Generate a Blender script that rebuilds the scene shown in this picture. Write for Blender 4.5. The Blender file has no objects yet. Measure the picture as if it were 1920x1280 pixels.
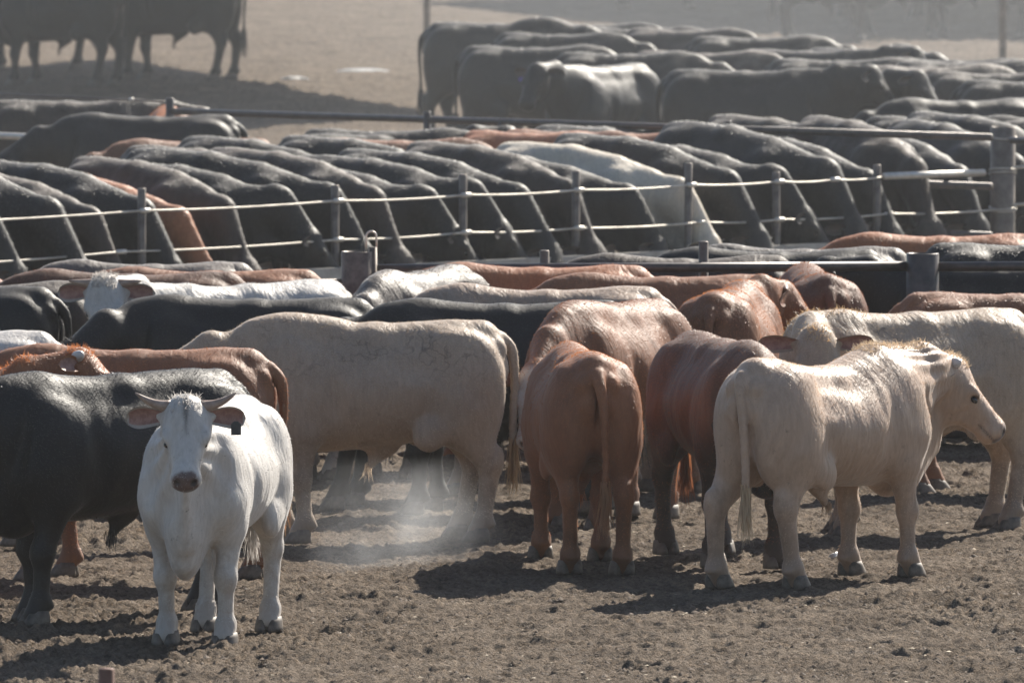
import bpy, math, random
import numpy as np
from mathutils import Vector, Matrix

R = math.radians
scene = bpy.context.scene
COL = scene.collection

# ------------------------------------------------------------------ camera
CAM_H = 5.74
FPX = 21333.0                      # focal length in pixels of a 1920 wide frame
PITCH = math.atan(1272.0 / FPX)
cam_d = bpy.data.cameras.new("camera")
cam = bpy.data.objects.new("camera", cam_d)
COL.objects.link(cam)
cam.location = (0, 0, CAM_H)
cam.rotation_euler = (R(90) - PITCH, 0, 0)
cam_d.sensor_width = 36
cam_d.lens = 36 * FPX / 1920
cam_d.clip_start = 1
cam_d.clip_end = 3000
cam_d.dof.use_dof = True
cam_d.dof.focus_distance = 68.6
cam_d.dof.aperture_fstop = 8.0
scene.camera = cam

# ------------------------------------------------------------------ light
SUN_AZ = R(31)                     # from +Y (away from the camera) towards +X (right)
SUN_EL = R(37)
world = bpy.data.worlds.new("World")
scene.world = world
world.use_nodes = True
wn = world.node_tree.nodes
sky = wn.new("ShaderNodeTexSky")
sky.sky_type = 'NISHITA'
sky.sun_disc = False
sky.sun_elevation = SUN_EL
sky.sun_rotation = SUN_AZ
sky.dust_density = 1.0
world.node_tree.links.new(sky.outputs[0], wn["Background"].inputs[0])
wn["Background"].inputs[1].default_value = 0.07
sun_d = bpy.data.lights.new("sun", 'SUN')
sun_d.energy = 5.0
sun_d.angle = R(0.53)
sun_d.color = (1.0, 0.93, 0.82)
sun = bpy.data.objects.new("sun", sun_d)
COL.objects.link(sun)
TO_SUN = Vector((math.sin(SUN_AZ) * math.cos(SUN_EL), math.cos(SUN_AZ) * math.cos(SUN_EL), math.sin(SUN_EL)))
sun.rotation_euler = TO_SUN.to_track_quat('Z', 'Y').to_euler()
sun.location = (20, 60, 40)
scene.view_settings.view_transform = 'Standard'
scene.view_settings.look = 'None'
scene.view_settings.exposure = 1.0
scene.view_settings.gamma = 1.0
scene.cycles.volume_bounces = 1
scene.cycles.max_bounces = 6
scene.cycles.transparent_max_bounces = 8
scene.cycles.volume_max_steps = 128

# ------------------------------------------------------------------ helpers
SP, CP = math.sin(PITCH), math.cos(PITCH)

def at(px, py, z=0.0):
    """The point at height z seen at pixel (px, py) of the 1920x1280 frame."""
    cx, cy = (px - 960) / FPX, (640 - py) / FPX
    dx, dy, dz = cx, CP + cy * SP, -SP + cy * CP
    t = (z - CAM_H) / dz
    return Vector((dx * t, dy * t, z))

def tag(o, label=None, cat=None, group=None, kind=None):
    if label: o['label'] = label
    if cat: o['category'] = cat
    if group: o['group'] = group
    if kind: o['kind'] = kind
    return o

def empty(name, loc=(0, 0, 0), rz=0.0):
    o = bpy.data.objects.new(name, None)
    o.empty_display_size = 0.2
    o.location = loc
    o.rotation_euler = (0, 0, rz)
    COL.objects.link(o)
    return o

def mesh_from(name, V, F, mats, smooth=True):
    me = bpy.data.meshes.new(name)
    V = np.asarray(V, dtype=np.float32)
    if isinstance(F, np.ndarray):
        n, k = F.shape
        me.vertices.add(len(V)); me.vertices.foreach_set("co", V.ravel())
        me.loops.add(n * k); me.loops.foreach_set("vertex_index", F.astype(np.int32).ravel())
        me.polygons.add(n)
        me.polygons.foreach_set("loop_start", np.arange(0, n * k, k, dtype=np.int32))
        me.update(calc_edges=True)
    else:
        me.from_pydata([tuple(v) for v in V], [], F)
        me.update()
    if smooth:
        me.polygons.foreach_set("use_smooth", np.ones(len(me.polygons), dtype=bool))
    for m in (mats if isinstance(mats, (list, tuple)) else [mats]):
        me.materials.append(m)
    return me

def link(name, me, parent=None):
    o = bpy.data.objects.new(name, me)
    COL.objects.link(o)
    if parent: o.parent = parent
    return o

class MB:
    """Collects shapes for one mesh."""
    def __init__(s): s.V, s.F = [], []
    def tube(s, pts, rad, n=10, cap=True, ell=None):
        pts = [Vector(p) for p in pts]
        if not isinstance(rad, (list, tuple)): rad = [rad] * len(pts)
        b = len(s.V)
        T0 = (pts[1] - pts[0]).normalized()
        ref = Vector((0, 0, 1)) if abs(T0.z) < .9 else Vector((1, 0, 0))
        U = (ref - T0 * ref.dot(T0)).normalized()
        for i, p in enumerate(pts):
            T = (pts[min(i + 1, len(pts) - 1)] - pts[max(i - 1, 0)]).normalized()
            U = (U - T * U.dot(T)).normalized()
            W = T.cross(U)
            for k in range(n):
                a = 2 * math.pi * k / n
                s.V.append(tuple(p + (U * math.cos(a) + W * math.sin(a) * (ell or 1)) * rad[i]))
        for i in range(len(pts) - 1):
            for k in range(n):
                k2 = (k + 1) % n
                s.F.append((b + i * n + k, b + i * n + k2, b + (i + 1) * n + k2, b + (i + 1) * n + k))
        if cap:
            s.F.append(tuple(b + k for k in range(n - 1, -1, -1)))
            e = b + (len(pts) - 1) * n
            s.F.append(tuple(e + k for k in range(n)))
        return s
    def box(s, c, d):
        b = len(s.V)
        for x in (-1, 1):
            for y in (-1, 1):
                for z in (-1, 1):
                    s.V.append((c[0] + x * d[0] / 2, c[1] + y * d[1] / 2, c[2] + z * d[2] / 2))
        for f in ((0, 1, 3, 2), (4, 6, 7, 5), (0, 4, 5, 1), (2, 3, 7, 6), (0, 2, 6, 4), (1, 5, 7, 3)):
            s.F.append(tuple(b + i for i in f))
        return s
    def mesh(s, name, mat, smooth=True): return mesh_from(name, s.V, s.F, mat, smooth)
    def build(s, name, mat, parent=None, smooth=True): return link(name, s.mesh(name, mat, smooth), parent)

# value noise for the ground and for coats
_rs = np.random.RandomState(7)
_lat = _rs.rand(1 << 16).astype(np.float32)
def _hash(ix, iy): return _lat[((ix * 73856093) ^ (iy * 19349663)) & 0xFFFF]
def vnoise(x, y):
    ix, iy = np.floor(x).astype(np.int64), np.floor(y).astype(np.int64)
    fx, fy = (x - ix).astype(np.float32), (y - iy).astype(np.float32)
    fx, fy = fx * fx * (3 - 2 * fx), fy * fy * (3 - 2 * fy)
    a, b = _hash(ix, iy), _hash(ix + 1, iy)
    c, d = _hash(ix, iy + 1), _hash(ix + 1, iy + 1)
    return (a + (b - a) * fx) * (1 - fy) + (c + (d - c) * fx) * fy

# ------------------------------------------------------------------ materials
def new_mat(name):
    m = bpy.data.materials.new(name)
    m.use_nodes = True
    nt = m.node_tree
    return m, nt, nt.nodes["Principled BSDF"]

def N(nt, kind, **kw):
    n = nt.nodes.new(kind)
    for k, v in kw.items():
        if k.startswith("i_"): n.inputs[k[2:].replace("_", " ")].default_value = v
        else: setattr(n, k, v)
    return n

def ramp(nt, fac, stops):
    r = nt.nodes.new("ShaderNodeValToRGB")
    e = r.color_ramp.elements
    while len(e) < len(stops): e.new(0.5)
    for el, (p, c) in zip(e, stops):
        el.position = p
        el.color = (*c, 1) if len(c) == 3 else c
    nt.links.new(fac, r.inputs[0])
    return r.outputs[0]

def mixc(nt, fac, a, b, mode='MIX'):
    m = nt.nodes.new("ShaderNodeMix")
    m.data_type = 'RGBA'; m.blend_type = mode
    for sock, v in ((m.inputs[0], fac), (m.inputs[6], a), (m.inputs[7], b)):
        if hasattr(v, "default_value") or hasattr(v, "is_linked"): nt.links.new(v, sock)
        elif isinstance(v, (int, float)): sock.default_value = v
        else: sock.default_value = (*v, 1)
    return m.outputs[2]

def math_n(nt, op, a, b=None):
    m = nt.nodes.new("ShaderNodeMath"); m.operation = op
    for s, v in zip(m.inputs, (a, b)):
        if v is None: continue
        if isinstance(v, (int, float)): s.default_value = v
        else: nt.links.new(v, s)
    return m.outputs[0]

def coat_mat(name, base, alt, dirt=(0.10, 0.075, 0.055), dirt_amt=0.5, patch=0.5, muzzle=(0.05, 0.035, 0.032),
             rough=0.55, sheen=0.25, spec=0.4, fleck=0.0, dust=0.25, leg=None, wave=0.24, curl=0.0):
    """A short hair coat: streaks down the flanks, dirty legs, dust on the back."""
    m, nt, b = new_mat(name)
    L = nt.links.new
    tc = N(nt, "ShaderNodeTexCoord")
    oi = N(nt, "ShaderNodeObjectInfo")
    off = N(nt, "ShaderNodeVectorMath", operation='MULTIPLY_ADD')
    L(tc.outputs["Object"], off.inputs[0]); off.inputs[1].default_value = (1, 1, 1)
    sc = N(nt, "ShaderNodeVectorMath", operation='SCALE'); sc.inputs[0].default_value = (13, 7, 5)
    L(oi.outputs["Random"], sc.inputs["Scale"]); L(sc.outputs[0], off.inputs[2])
    P = off.outputs[0]
    big = N(nt, "ShaderNodeTexNoise", i_Scale=2.3, i_Detail=4.0, i_Roughness=0.6); L(P, big.inputs["Vector"])
    st_map = N(nt, "ShaderNodeMapping"); st_map.inputs["Scale"].default_value = (46, 34, 6.0); L(P, st_map.inputs["Vector"])
    wob = N(nt, "ShaderNodeTexNoise", i_Scale=3.0, i_Detail=2.0); L(P, wob.inputs["Vector"])
    wadd = N(nt, "ShaderNodeVectorMath", operation='MULTIPLY_ADD')
    L(wob.outputs["Color"], wadd.inputs[0]); wadd.inputs[1].default_value = (5, 5, 4); L(st_map.outputs[0], wadd.inputs[2])
    streak = N(nt, "ShaderNodeTexNoise", i_Scale=1.0, i_Detail=3.0, i_Roughness=0.65); L(wadd.outputs[0], streak.inputs["Vector"])
    st2m = N(nt, "ShaderNodeMapping"); st2m.inputs["Scale"].default_value = (17, 9, 2.6); L(P, st2m.inputs["Vector"])
    w2 = N(nt, "ShaderNodeVectorMath", operation='MULTIPLY_ADD'); L(wob.outputs["Color"], w2.inputs[0]); w2.inputs[1].default_value = (4.5, 4, 2); L(st2m.outputs[0], w2.inputs[2])
    streak2 = N(nt, "ShaderNodeTexNoise", i_Scale=1.0, i_Detail=2.0, i_Roughness=0.5); L(w2.outputs[0], streak2.inputs["Vector"])
    fine = N(nt, "ShaderNodeTexNoise", i_Scale=70.0, i_Detail=2.0); L(P, fine.inputs["Vector"])
    pf = ramp(nt, big.outputs["Fac"], [(0.35, (0, 0, 0)), (0.68, (1, 1, 1))])
    pf2 = math_n(nt, 'MULTIPLY', pf, patch)
    c = mixc(nt, pf2, base, alt)
    sf = ramp(nt, streak.outputs["Fac"], [(0.3, (0.84, 0.83, 0.82)), (0.7, (1.13, 1.13, 1.13))])
    c = mixc(nt, 0.8, c, sf, 'MULTIPLY')
    # legs and underside soiled, height in object space
    sep = N(nt, "ShaderNodeSeparateXYZ"); L(tc.outputs["Object"], sep.inputs[0])
    hz = N(nt, "ShaderNodeMapRange"); hz.inputs[1].default_value = 0.75; hz.inputs[2].default_value = 0.05
    L(sep.outputs[2], hz.inputs[0])
    n2 = N(nt, "ShaderNodeTexNoise", i_Scale=9.0, i_Detail=5.0, i_Roughness=0.7); L(P, n2.inputs["Vector"])
    if leg:
        lr = N(nt, "ShaderNodeMapRange"); lr.inputs[1].default_value = 0.9; lr.inputs[2].default_value = 0.5
        L(sep.outputs[2], lr.inputs[0])
        c = mixc(nt, lr.outputs[0], c, leg)
    d1 = math_n(nt, 'ADD', math_n(nt, 'MULTIPLY', hz.outputs[0], 0.45), n2.outputs["Fac"])
    d2 = ramp(nt, d1, [(0.60, (0, 0, 0)), (0.85, (1, 1, 1))])
    c = mixc(nt, math_n(nt, 'MULTIPLY', d2, dirt_amt), c, dirt)
    # dust settled on the topline
    geo = N(nt, "ShaderNodeNewGeometry"); sg = N(nt, "ShaderNodeSeparateXYZ"); L(geo.outputs["Normal"], sg.inputs[0])
    du = ramp(nt, math_n(nt, 'MULTIPLY', sg.outputs[2], math_n(nt, 'ADD', n2.outputs["Fac"], 0.35)), [(0.45, (0, 0, 0)), (0.95, (1, 1, 1))])
    c = mixc(nt, math_n(nt, 'MULTIPLY', du, dust), c, (0.30, 0.255, 0.21))
    if fleck:
        v = N(nt, "ShaderNodeTexNoise", i_Scale=16.0, i_Detail=6.0, i_Roughness=0.75); L(P, v.inputs["Vector"])
        fk = ramp(nt, v.outputs["Fac"], [(0.63, (0, 0, 0)), (0.69, (1, 1, 1))])
        c = mixc(nt, math_n(nt, 'MULTIPLY', fk, fleck), c, (0.06, 0.055, 0.05))
    if fleck:
        v2 = N(nt, "ShaderNodeTexNoise", i_Scale=3.1, i_Detail=7.0, i_Roughness=0.68); L(P, v2.inputs["Vector"])
        fk = ramp(nt, v2.outputs["Fac"], [(0.64, (0, 0, 0)), (0.71, (1, 1, 1))])
        c = mixc(nt, math_n(nt, 'MULTIPLY', fk, fleck * .9), c, (0.075, 0.066, 0.058))
    # per animal lightness
    hsv = N(nt, "ShaderNodeHueSaturation"); L(c, hsv.inputs["Color"])
    vr = N(nt, "ShaderNodeMapRange"); vr.inputs[3].default_value = 0.8; vr.inputs[4].default_value = 1.2
    L(oi.outputs["Random"], vr.inputs[0]); L(vr.outputs[0], hsv.inputs["Value"])
    at_m = N(nt, "ShaderNodeAttribute", attribute_name="muzzle")
    c = mixc(nt, at_m.outputs["Fac"], hsv.outputs[0], muzzle)
    at_p = N(nt, "ShaderNodeAttribute", attribute_name="pit")
    c = mixc(nt, at_p.outputs["Fac"], c, (0.010, 0.008, 0.008))
    at_f = N(nt, "ShaderNodeAttribute", attribute_name="blaze")
    c = mixc(nt, at_f.outputs["Fac"], c, (0.52, 0.47, 0.43))
    c = mixc(nt, at_p.outputs["Fac"], c, (0.010, 0.008, 0.008))
    L(c, b.inputs["Base Color"])
    b.inputs["Roughness"].default_value = rough
    b.inputs["Specular IOR Level"].default_value = spec
    b.inputs["Sheen Weight"].default_value = sheen
    b.inputs["Sheen Roughness"].default_value = 0.35
    hb = math_n(nt, 'ADD', streak.outputs["Fac"], math_n(nt, 'MULTIPLY', fine.outputs["Fac"], 0.5))
    bp = N(nt, "ShaderNodeBump", i_Strength=0.22, i_Distance=0.012); L(hb, bp.inputs["Height"])
    if curl:
        cn = N(nt, "ShaderNodeTexNoise", i_Scale=13.0, i_Detail=1.0); L(P, cn.inputs["Vector"])
        ln_ = ramp(nt, math_n(nt, 'ABSOLUTE', math_n(nt, 'SUBTRACT', cn.outputs["Fac"], 0.5)), [(0.012, (1, 1, 1)), (0.05, (0, 0, 0))])
        cmk = N(nt, "ShaderNodeTexNoise", i_Scale=4.5, i_Detail=3.0); L(P, cmk.inputs["Vector"])
        hm_ = N(nt, "ShaderNodeMapRange"); hm_.inputs[1].default_value = 0.95; hm_.inputs[2].default_value = 1.15; L(sep.outputs[2], hm_.inputs[0])
        cm2 = math_n(nt, 'MULTIPLY', math_n(nt, 'MULTIPLY', ln_, ramp(nt, cmk.outputs["Fac"], [(0.48, (0, 0, 0)), (0.60, (1, 1, 1))])), hm_.outputs[0])
        c = mixc(nt, math_n(nt, 'MULTIPLY', cm2, curl), c, (0.13, 0.095, 0.07))
        hb = math_n(nt, 'ADD', hb, math_n(nt, 'MULTIPLY', cm2, 2.5))
        nt.links.new(c, b.inputs["Base Color"])
    bp2 = N(nt, "ShaderNodeBump", i_Strength=wave, i_Distance=0.05); L(streak2.outputs["Fac"], bp2.inputs["Height"]); L(bp2.outputs[0], bp.inputs["Normal"])
    L(bp.outputs[0], b.inputs["Normal"])
    return m

def hair_mat(name, col, rough=0.45, trans=0.35, spec=0.5):
    """Loose hair: some of the light passes through it."""
    m, nt, b = new_mat(name)
    b.inputs["Base Color"].default_value = (*col, 1)
    b.inputs["Roughness"].default_value = rough
    b.inputs["Specular IOR Level"].default_value = spec
    tr = N(nt, "ShaderNodeBsdfTranslucent"); tr.inputs[0].default_value = (*[min(1, c * 1.3) for c in col], 1)
    mx = N(nt, "ShaderNodeMixShader"); mx.inputs[0].default_value = trans
    nt.links.new(b.outputs[0], mx.inputs[1]); nt.links.new(tr.outputs[0], mx.inputs[2])
    nt.links.new(mx.outputs[0], nt.nodes["Material Output"].inputs[0])
    return m

def noisy_mat(name, c1, c2, scale=12.0, rough=0.6, metal=0.0, bump=0.1, spec=0.4):
    m, nt, b = new_mat(name)
    tc = N(nt, "ShaderNodeTexCoord")
    n = N(nt, "ShaderNodeTexNoise", i_Scale=scale, i_Detail=5.0, i_Roughness=0.65)
    nt.links.new(tc.outputs["Object"], n.inputs["Vector"])
    nt.links.new(ramp(nt, n.outputs["Fac"], [(0.35, c1), (0.65, c2)]), b.inputs["Base Color"])
    b.inputs["Roughness"].default_value = rough
    b.inputs["Metallic"].default_value = metal
    b.inputs["Specular IOR Level"].default_value = spec
    bp = N(nt, "ShaderNodeBump", i_Strength=bump, i_Distance=0.01)
    nt.links.new(n.outputs["Fac"], bp.inputs["Height"]); nt.links.new(bp.outputs[0], b.inputs["Normal"])
    return m

BROWN_DIRT = (0.085, 0.062, 0.046)
COATS = {
    'black':  (coat_mat("coat_black", (0.010, 0.0095, 0.0095), (0.019, 0.015, 0.013), dirt=(0.05, 0.040, 0.032), dirt_amt=0.35, patch=0.7, muzzle=(0.012, 0.011, 0.011), rough=0.55, sheen=0.06, spec=0.34, dust=0.10, wave=0.08),
               hair_mat("hair_black", (0.034, 0.030, 0.028), 0.45, 0.2, 0.5)),
    'sooty':  (coat_mat("coat_sooty", (0.026, 0.019, 0.016), (0.055, 0.036, 0.027), dirt=BROWN_DIRT, dirt_amt=0.4, patch=0.8, muzzle=(0.012, 0.011, 0.011), rough=0.62, sheen=0.12, spec=0.35, dust=0.3),
               hair_mat("hair_sooty", (0.042, 0.032, 0.027), 0.5, 0.2, 0.35)),
    'red':    (coat_mat("coat_red", (0.245, 0.102, 0.047), (0.15, 0.062, 0.032), dirt=BROWN_DIRT, dirt_amt=0.35, patch=0.8, muzzle=(0.10, 0.045, 0.035), rough=0.6, sheen=0.05, spec=0.32, dust=0.10, fleck=0.35),
               hair_mat("hair_red", (0.36, 0.14, 0.055), 0.45, 0.4)),
    'darkred': (coat_mat("coat_darkred", (0.135, 0.056, 0.030), (0.065, 0.031, 0.020), dirt=BROWN_DIRT, dirt_amt=0.4, patch=0.9, muzzle=(0.03, 0.02, 0.018), rough=0.62, sheen=0.05, spec=0.3, dust=0.12, fleck=0.3, leg=(0.03, 0.02, 0.017)),
               hair_mat("hair_darkred", (0.25, 0.10, 0.048), 0.45, 0.35)),
    'orange': (coat_mat("coat_orange", (0.34, 0.128, 0.050), (0.24, 0.088, 0.037), dirt=BROWN_DIRT, dirt_amt=0.3, patch=0.7, muzzle=(0.16, 0.07, 0.05), rough=0.56, sheen=0.05, dust=0.08),
               hair_mat("hair_orange", (0.44, 0.17, 0.065), 0.45, 0.45)),
    'tan':    (coat_mat("coat_tan", (0.43, 0.325, 0.24), (0.32, 0.235, 0.17), dirt=(0.12, 0.085, 0.065), dirt_amt=0.55, patch=0.7, muzzle=(0.16, 0.10, 0.085), rough=0.55, sheen=0.25, dust=0.3, fleck=0.35, curl=0.6),
               hair_mat("hair_tan", (0.50, 0.39, 0.28), 0.5, 0.45)),
    'cream':  (coat_mat("coat_cream", (0.40, 0.285, 0.21), (0.29, 0.20, 0.145), dirt=(0.17, 0.12, 0.09), dirt_amt=0.55, patch=0.6, muzzle=(0.13, 0.09, 0.08), rough=0.5, sheen=0.25, dust=0.2, fleck=0.5),
               hair_mat("hair_cream", (0.46, 0.335, 0.24), 0.5, 0.45)),
    'white':  (coat_mat("coat_white", (0.425, 0.405, 0.385), (0.345, 0.315, 0.285), dirt=(0.22, 0.165, 0.125), dirt_amt=0.5, patch=0.5, muzzle=(0.11, 0.075, 0.07), rough=0.5, sheen=0.25, dust=0.1, fleck=0.75),
               hair_mat("hair_white", (0.50, 0.47, 0.44), 0.5, 0.45)),
    'pale':   (coat_mat("coat_pale", (0.56, 0.50, 0.41), (0.46, 0.39, 0.31), dirt=(0.22, 0.165, 0.125), dirt_amt=0.4, patch=0.6, muzzle=(0.11, 0.08, 0.07), rough=0.55, sheen=0.25, dust=0.1, fleck=0.3),
               hair_mat("hair_pale", (0.62, 0.54, 0.42), 0.5, 0.45)),
    'grey':   (coat_mat("coat_grey", (0.095, 0.078, 0.068), (0.045, 0.037, 0.033), dirt=BROWN_DIRT, dirt_amt=0.4, patch=0.9, muzzle=(0.02, 0.018, 0.018), rough=0.55, sheen=0.25, spec=0.4, dust=0.35),
               hair_mat("hair_grey", (0.13, 0.105, 0.09), 0.4, 0.35)),
}
M_HOOF = noisy_mat("hoof_horn", (0.06, 0.048, 0.04), (0.16, 0.13, 0.105), 18, 0.6)
M_HOOF_PALE = noisy_mat("hoof_horn_pale", (0.16, 0.13, 0.11), (0.34, 0.29, 0.25), 18, 0.6)
M_HORN = noisy_mat("horn_brown", (0.24, 0.165, 0.125), (0.38, 0.29, 0.235), 20, 0.45)
M_HORN_PALE = noisy_mat("horn_pale", (0.42, 0.38, 0.36), (0.58, 0.54, 0.52), 20, 0.45)
M_EYE = noisy_mat("eye_dark", (0.006, 0.005, 0.005), (0.012, 0.01, 0.009), 5, 0.12, spec=0.6)
M_SKIN = noisy_mat("ear_skin_pink", (0.20, 0.10, 0.085), (0.34, 0.20, 0.17), 22, 0.7)
M_SKIN_DARK = noisy_mat("ear_skin_dark", (0.03, 0.022, 0.02), (0.06, 0.045, 0.04), 22, 0.6)
M_TAG = {k: noisy_mat("tag_" + k, c, tuple(x * 1.3 for x in c), 30, 0.5) for k, c in
         dict(black=(0.03, 0.032, 0.036), blue=(0.02, 0.22, 0.42), orange=(0.55, 0.10, 0.03), purple=(0.16, 0.13, 0.42)).items()}
M_STEEL = noisy_mat("weathered_steel", (0.085, 0.068, 0.058), (0.20, 0.165, 0.14), 7, 0.5, 0.35, 0.15)
M_STEEL_DARK = noisy_mat("dark_steel", (0.06, 0.052, 0.05), (0.11, 0.09, 0.082), 9, 0.42, 0.4, 0.1)
M_RUST = noisy_mat("rusty_steel", (0.10, 0.045, 0.03), (0.17, 0.09, 0.065), 14, 0.65, 0.2, 0.2)
M_CABLE = noisy_mat("galvanised_cable", (0.34, 0.31, 0.27), (0.58, 0.54, 0.48), 5, 0.45, 0.6, 0.1)
M_BRIGHT = noisy_mat("galvanised_pipe", (0.50, 0.47, 0.43), (0.65, 0.61, 0.56), 14, 0.4, 0.5, 0.1)

# ------------------------------------------------------------------ ground
def build_ground():
    ys = [-400, -150, -40, 0, 20, 35, 45, 50]
    y = 54.0
    while y < 620:
        ys.append(y)
        y += 0.3 if y < 62.4 else 0.022 if y < 82 else min(0.022 + (y - 82) * 0.0035, 40) if y < 210 else (y - 200) * 0.35 + 1
    ys += [900, 1500, 2500]
    ys = np.array(ys)
    inner = np.linspace(-0.051, 0.051, 431)
    outer = np.array([0.056, 0.065, 0.08, 0.11, 0.16, 0.25, 0.4, 0.7, 1.3, 2.5, 6.0])
    us = np.concatenate([-outer[::-1], inner, outer])
    Y, U = np.meshgrid(ys, us, indexing='ij')
    X = U * np.maximum(Y, 50.0)
    n1 = vnoise(X * 1.1, Y * 1.1); n2 = vnoise(X * 4.3 + 9, Y * 4.3)
    n3 = vnoise(X * 11 + 3, Y * 11 + 5); n4 = vnoise(X * 24 + 1, Y * 24 + 8)
    n5 = vnoise(X * 47, Y * 47)
    Z = 0.05 * (n1 - .5) + 0.035 * (n2 - .5)
    tr = 0.62 + 0.38 * np.clip((vnoise(X * 0.7 + 40, Y * 0.45) - .25) * 2, 0, 1)       # trampled smoother and rougher parts
    Z += tr * (0.038 * np.maximum(n3 - .40, 0) ** 1.2 + 0.054 * np.abs(n4 - .5) + 0.045 * (n5 - .5))
    clod = np.maximum(vnoise(X * 7.1 + 70, Y * 7.1 + 30) - .76, 0) * 0.16
    Z += clod * tr
    fade = np.clip((260 - Y) / 100, 0, 1) * (Y > 52)
    Z = Z * fade - 0.024
    rp = np.random.RandomState(3)                      # hoof prints
    for _ in range(800):
        py_ = 62.6 + 15 * rp.rand(); px_ = (rp.rand() * 2 - 1) * .048 * py_
        i0, i1 = np.searchsorted(ys, (py_ - .22, py_ + .22)); j0, j1 = np.searchsorted(us * py_, (px_ - .18, px_ + .18))
        q = ((X[i0:i1, j0:j1] - px_) / .062) ** 2 + ((Y[i0:i1, j0:j1] - py_) / .085) ** 2
        Z[i0:i1, j0:j1] += -.028 * rp.rand() * np.exp(-q * q) + .012 * np.exp(-((np.sqrt(q) - 1.5) / .35) ** 2)
    nr, nc = Y.shape
    V = np.stack([X, Y, Z], -1).reshape(-1, 3)
    idx = np.arange(nr * nc).reshape(nr, nc)
    F = np.stack([idx[:-1, :-1], idx[:-1, 1:], idx[1:, 1:], idx[1:, :-1]], -1).reshape(-1, 4)
    m, nt, b = new_mat("trodden_manure_soil")
    L = nt.links.new
    tc = N(nt, "ShaderNodeTexCoord")
    a = N(nt, "ShaderNodeTexNoise", i_Scale=1.3, i_Detail=6.0, i_Roughness=0.66); L(tc.outputs["Object"], a.inputs["Vector"])
    f = N(nt, "ShaderNodeTexNoise", i_Scale=19.0, i_Detail=6.0, i_Roughness=0.75); L(tc.outputs["Object"], f.inputs["Vector"])
    g = N(nt, "ShaderNodeTexNoise", i_Scale=75.0, i_Detail=3.0, i_Roughness=0.7); L(tc.outputs["Object"], g.inputs["Vector"])
    c = ramp(nt, a.outputs["Fac"], [(0.28, (0.105, 0.080, 0.060)), (0.5, (0.165, 0.130, 0.100)), (0.72, (0.245, 0.20, 0.157))])
    c2 = ramp(nt, f.outputs["Fac"], [(0.36, (0.38, 0.36, 0.34)), (0.5, (0.92, 0.92, 0.92)), (0.68, (1.5, 1.45, 1.38))])
    c = mixc(nt, 0.85, c, c2, 'MULTIPLY')
    c3 = ramp(nt, g.outputs["Fac"], [(0.35, (0.75, 0.75, 0.75)), (0.65, (1.25, 1.22, 1.18))])
    c = mixc(nt, 0.7, c, c3, 'MULTIPLY')
    L(c, b.inputs["Base Color"])
    b.inputs["Roughness"].default_value = 0.95
    b.inputs["Specular IOR Level"].default_value = 0.15
    hgt = math_n(nt, 'ADD', f.outputs["Fac"], math_n(nt, 'MULTIPLY', g.outputs["Fac"], 0.4))
    bp = N(nt, "ShaderNodeBump", i_Strength=1.0, i_Distance=0.05); L(hgt, bp.inputs["Height"]); L(bp.outputs[0], b.inputs["Normal"])
    o = link("ground", mesh_from("ground", V, F, m))
    tag(o, kind='structure')
    return o
build_ground()

# ------------------------------------------------------------------ fences
def ground_of(px, d):
    """Plan position at distance d under image column px."""
    return Vector(((px - 960) / FPX * d, d, 0))

def pipe_post(name, p, dia, height, mat, label, group, n=20, hollow=True, cat="fence post"):
    mb = MB()
    r = dia / 2
    prof = [(r, -0.3), (r, height - .004), (r - .004, height)]
    if hollow: prof += [(r - .012, height), (r - .014, height - .25)]
    for rad, z in prof:
        for k in range(n):
            a = 2 * math.pi * k / n
            mb.V.append((rad * math.cos(a), rad * math.sin(a), z))
    m = len(prof)
    for i in range(m - 1):
        for k in range(n):
            mb.F.append((i * n + k, i * n + (k + 1) % n, (i + 1) * n + (k + 1) % n, (i + 1) * n + k))
    mb.F.append(tuple((m - 1) * n + k for k in range(n)))
    o = mb.build(name, mat)
    o.location = (p[0], p[1], 0)
    return tag(o, label, cat, group)

def rail_obj(name, A, B, dia, mat, label, cat, group=None, sag=0.0, n=12, parent=None):
    A, B = Vector(A), Vector(B)
    k = 14 if sag else 2
    pts = [A.lerp(B, i / (k - 1)) - Vector((0, 0, sag * 4 * (i / (k - 1)) * (1 - i / (k - 1)))) for i in range(k)]
    o = MB().tube([p - A for p in pts], dia / 2, n).build(name, mat, parent)
    o.location = A
    return tag(o, label, cat, group) if parent is None else o

# front pipe fence between the two pens (a straight line across the view)
FRONT_D = FPX / 258.5
def front_pt(px, z): v = ground_of(px, FRONT_D + (px - 700) * 0.0004); v.z = z; return v
GP = "heavy posts of the front pipe fence"
pipe_post("pipe_post", front_pt(669, 0), 0.232, 1.475, M_STEEL, "wide open-topped steel post beside the gate with the wire loop", GP)
pipe_post("pipe_post", front_pt(1731, 0), 0.238, 1.440, M_STEEL_DARK, "wide dark steel post carrying the front rail on the right of the photo", GP)
pipe_post("pipe_post", front_pt(-420, 0), 0.232, 1.45, M_STEEL, "wide steel post of the front fence beyond the left edge", GP)
RAILS = [(1.345, .072), (0.94, .06), (0.53, .06), (0.12, .06)]
gate = empty("pipe_gate", front_pt(699, 0))
tag(gate, "steel pipe gate with a wire loop over its upright end bar", "gate")
g0 = front_pt(699, 0)
MB().tube([(0, 0, 0.1), (0, 0, 1.505)], 0.031, 14).build("gate_upright", M_STEEL, gate)
loop = []
for i in range(21):
    a = math.pi * (i / 20)
    loop.append((-0.012 + 0.036 * math.cos(a), 0, 1.585 + 0.034 * math.sin(a)))
loop = [(0.026, 0, 1.47), (0.026, 0, 1.54)] + loop + [(-0.05, 0, 1.54), (-0.05, 0, 1.45)]
MB().tube(loop, 0.0075, 8).build("latch_loop", M_BRIGHT, gate)
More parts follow.
